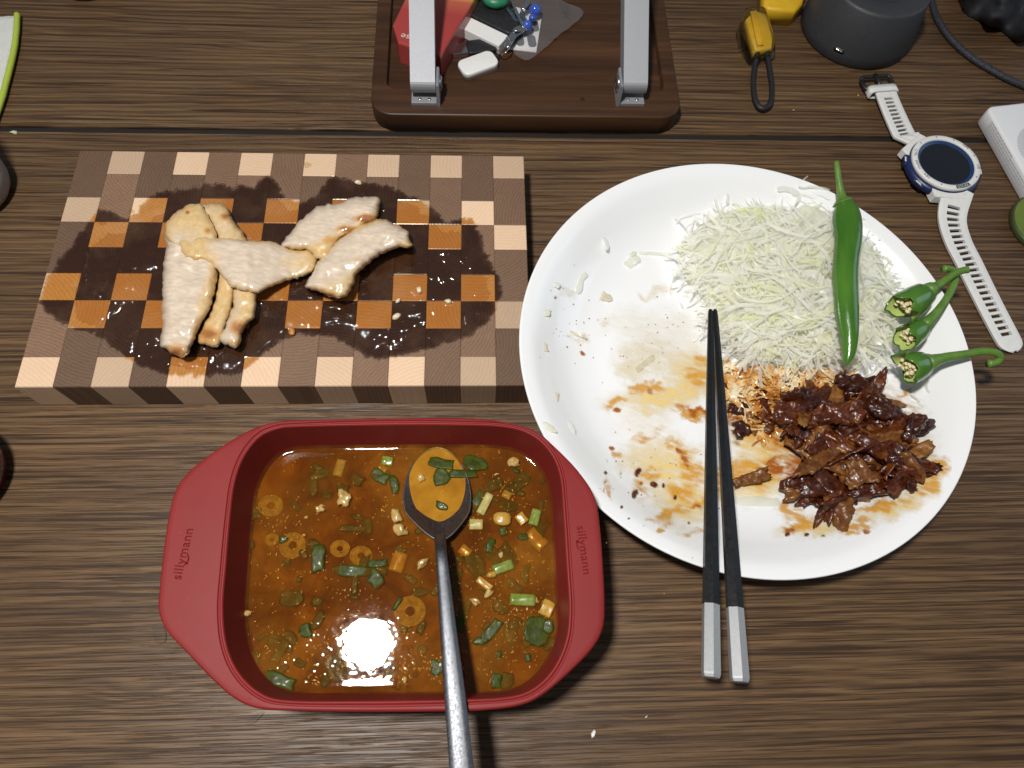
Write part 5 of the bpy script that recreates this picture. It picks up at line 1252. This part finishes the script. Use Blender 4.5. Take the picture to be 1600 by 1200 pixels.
pr_ = rrect(.0090, .0034, .0016, 5)
pc = Vector((cc_.x, cc_.y, .012))+dd*cr_*.985
g = loft([[pc+sd_*x+Vector((0, 0, y))+dd*q for x, y in pr_] for q in (-.002, .0006)])
obj('port', g, blp, chg)
g = loft([[pc+sd_*x*.7+Vector((0, 0, y*.28))+dd*q for x, y in pr_] for q in (-.002, .0009)])
obj('port_tongue', g, chrome, chg)
cab_pts = spline([P(1440, -40, .004), P(1455, 0, .003), P(1464, 28, .003), P(1485, 60, .003), P(1515, 88, .003), P(1550, 110, .003), P(1585, 128, .003), P(1640, 150, .003)], 150)
brd = MT('braided_sleeve'); v = brd.co(); vo = brd.n('TexVoronoi', {'Vector': v, 'Scale': 900}).outputs[0]
brd.p(col=brd.ramp(vo, (.1, (.05, .053, .065)), (.6, (.014, .015, .02))), rough=.6, nrm=brd.bump(vo, .5, .0008))
tag(obj('braided_cable', tube(cab_pts, [.0027+.00012*(i % 2) for i in range(150)], 12), brd.m), 'dark braided cable running off the right edge', 'cable')
fab = simple('black_fabric', (.010, .011, .014), (.022, .023, .028), 500, .75, bump=.5, bscale=1800)
ol = [(1499, -40), (1500, 5), (1510, 22), (1532, 34), (1545, 42), (1562, 46), (1576, 58), (1592, 66), (1604, 62), (1640, 40), (1640, -40)]
Q, T, sdd = fill(resample(ol, 6, 2), 7); n = len(Q)
V = [P(x, y, .0012+.020*min(1, s/22)**.6*(1+.55*math.sin((x+y*.7)*.085)+.4*nz(x*.03, y*.03, 5))) for (x, y), s in zip(Q, sdd)]
tag(obj('black_pouch', (V, [t[::-1] for t in T]), fab), 'crumpled black fabric pouch in the far right corner', 'pouch')

# power bank
pbz = .0155
e1, e2, e3 = P(1541, 166, pbz), P(1620, 143, pbz), P(1608, 283, pbz)
xd = (e3-e1).normalized(); yd = (e2-e1); yd = (yd-xd*yd.dot(xd)).normalized()
cpb = e1+xd*.050+yd*.033; cpb.z = 0
ang = math.atan2(xd.y, xd.x)
pb = thing('power_bank', tuple(cpb), 'white power bank with a grey charging ring at the right edge', 'power bank')
obj('power_bank_body', prism(rrect(.100, .066, .006, 8, ang, (cpb.x, cpb.y)), .0004, pbz, .0022, .0015), simple('gloss_white', (.76, .77, .79), (.74, .75, .77), 100, .28), pb)
tv, tf = [], []
for k in range(110):
    a = 2*math.pi*k/110; c, s_ = math.cos(a), math.sin(a); w = .00028
    b = len(tv)
    for r, q in ((.0215, -1), (.0215, 1), (.0275, 1), (.0275, -1)): tv.append((cpb.x+c*r-s_*w*q, cpb.y+s_*r+c*w*q, pbz+.00015))
    tf.append([b, b+1, b+2, b+3][::-1])
obj('charging_ring', (tv, tf), simple('grey_print', (.40, .41, .44)), pb, smooth=False)['kind'] = 'stuff'
tv, tf = [], []
for row in range(5):
    u = -.036
    while u < .034:
        l = random.uniform(.001, .0035); zz = .0042+row*.0021
        p0 = cpb+xd*u-yd*.0331; p1 = cpb+xd*min(.036, u+l)-yd*.0331; b = len(tv)
        tv += [(p0.x, p0.y, zz), (p1.x, p1.y, zz), (p1.x, p1.y, zz+.0011), (p0.x, p0.y, zz+.0011)]; tf.append([b, b+1, b+2, b+3]); u += l+.0006
        if row == 4 and u > .0: break
obj('small_print', (tv, tf), simple('pale_grey_print', (.50, .51, .53)), pb, smooth=False)['kind'] = 'stuff'
gc = P(1640, 352, .004); grd = (gc-P(1583, 352, .004)).length
coast = thing('green_coaster', tuple(Vector((gc.x, gc.y, 0))), 'olive green round coaster at the right edge', 'coaster')
obj('coaster_rim', lathe([(grd*.97, .0003), (grd, .0012), (grd, .0048), (grd*.975, .0055), (grd*.95, .0055)], 64, (gc.x, gc.y, 0), True, False), simple('dark_olive', (.045, .06, .02), None, 100, .5), coast)
obj('coaster_top', lathe([(grd*.952, .0054), (grd*.9, .0056), (.0002, .0056)], 64, (gc.x, gc.y, 0), False, True), simple('olive_green', (.11, .16, .022), (.14, .19, .035), 60, .45), coast)

# left edge
cl = thing('white_towel', tuple(P(0, 100, 0)), 'white towel corner with a lime green hem at the left edge', 'towel')
terry = simple('white_terry', (.74, .75, .72), (.62, .64, .60), 900, .9, bump=.9, bscale=1500, bdist=.001)
geo, Q, s_ = puffy([(-60, 30), (-10, 27), (21, 25), (25, 40), (20, 78), (10, 120), (0, 158), (-12, 190), (-60, 200)], lambda x, y: .0004, .0050, 5, 1.2, 4, 9, .3, .6)
obj('towel_cloth', geo, terry, cl)
obj('hem', tube(spline([P(27, 22, .0042), P(26, 45, .0042), P(22, 78, .0042), P(12, 120, .0042), P(1, 160, .0042), P(-14, 200, .0042)], 40), [.0022+.0003*noise.noise(Vector((i*.4, 0, 0))) for i in range(40)], 10), simple('lime_hem', (.42, .52, .06), (.34, .44, .05), 700, .85, bump=.6, bscale=1500), cl)
cpn = P(-52, 280, .018); mr = (P(15, 283, .018)-cpn).length
tag(obj('grey_cup', lathe([(mr*.72, .0004), (mr*.80, .002), (mr*.95, .010), (mr, .020), (mr*.98, .05), (mr*.97, .085), (mr*.93, .085), (mr*.93, .03), (mr*.9, .006)], 56, (cpn.x-.005, cpn.y, 0), True, True), simple('stoneware', (.44, .40, .355), (.38, .345, .305), 220, .5, bump=.15)), 'taupe stoneware cup cut off by the left edge', 'cup')
rpn = P(-75, 730, .03); rr2 = (P(10, 735, .03)-rpn).length
tag(obj('red_pot', lathe([(rr2*.75, .0004), (rr2*.86, .003), (rr2*.96, .014), (rr2, .030), (rr2*.99, .040), (rr2*.95, .040), (rr2*.92, .012)], 56, (rpn.x-.013, rpn.y, 0), True, True), simple('dark_red_enamel', (.10, .008, .012), (.085, .007, .010), 90, .3, coat=.3)), 'dark red round dish cut off by the left edge', 'dish')
kpn = P(140, -28, .0); kr = (P(182, -28, 0)-P(98, -28, 0)).length/2*1.1
tag(obj('black_canister', lathe([(kr*.97, .0003), (kr, .002), (kr, .012), (kr*.95, .014)], 48, (kpn.x, kpn.y, 0), True, True), simple('matte_black', (.010, .010, .011), None, 200, .5)), 'black canister cut off by the far edge at the left', 'canister')

# crumbs and drops on the table
for k, (x, y, r, c, lab) in enumerate([(22, 207, 4.5, (.55, .62, .42), 'pale green crumb by the table seam'), (927, 1147, 4, (.78, .78, .74), 'white crumb on the table below the plate'), (1341, 149, 2, (.6, .45, .05), 'yellow speck left of the watch buckle'), (1240, 172, 1.6, (.6, .6, .58), 'tiny pale speck near the cord loop'), (1010, 1120, 1.5, (.6, .58, .5), 'tiny pale speck below the bowl handle')]):
    g = blob(P(x, y, .0008), r*.0004, k, .9, 7, 5, 1.5, .7, .6, k)
    tag(obj('crumb', g, simple('crumb_%d' % k, c, None, 600, .6)), lab, 'crumb', 'crumbs on the table')
wat = MT('water'); fr = wat.n('Fresnel', {'IOR': 1.33}).outputs[0]
wat.surf(wat.n('MixShader', {0: fr, 1: wat.n('BsdfTransparent', {'Color': (.95, .96, .97)}).outputs[0], 2: wat.n('BsdfGlossy', {'Roughness': .04}).outputs[0]}).outputs[0])
for k, (ol, lab) in enumerate([([(237, 985), (240, 976), (252, 974), (260, 990), (258, 1003), (244, 1005)], 'clear water drop beside the left bowl handle'), ([(383, 1135), (390, 1123), (402, 1114), (412, 1110), (410, 1118), (396, 1130)], 'streak of water below the near left of the bowl')]):
    Q, T, sdd = fill(resample(ol, 2, .6, k), 2.4)
    V = [P(x, y, .0003+.0011*min(1, s/5)**.5*(1+.3*nz(x*.2, y*.2))) for (x, y), s in zip(Q, sdd)]
    tag(obj('water_drop', (V, [t[::-1] for t in T]), wat.m), lab, 'water')
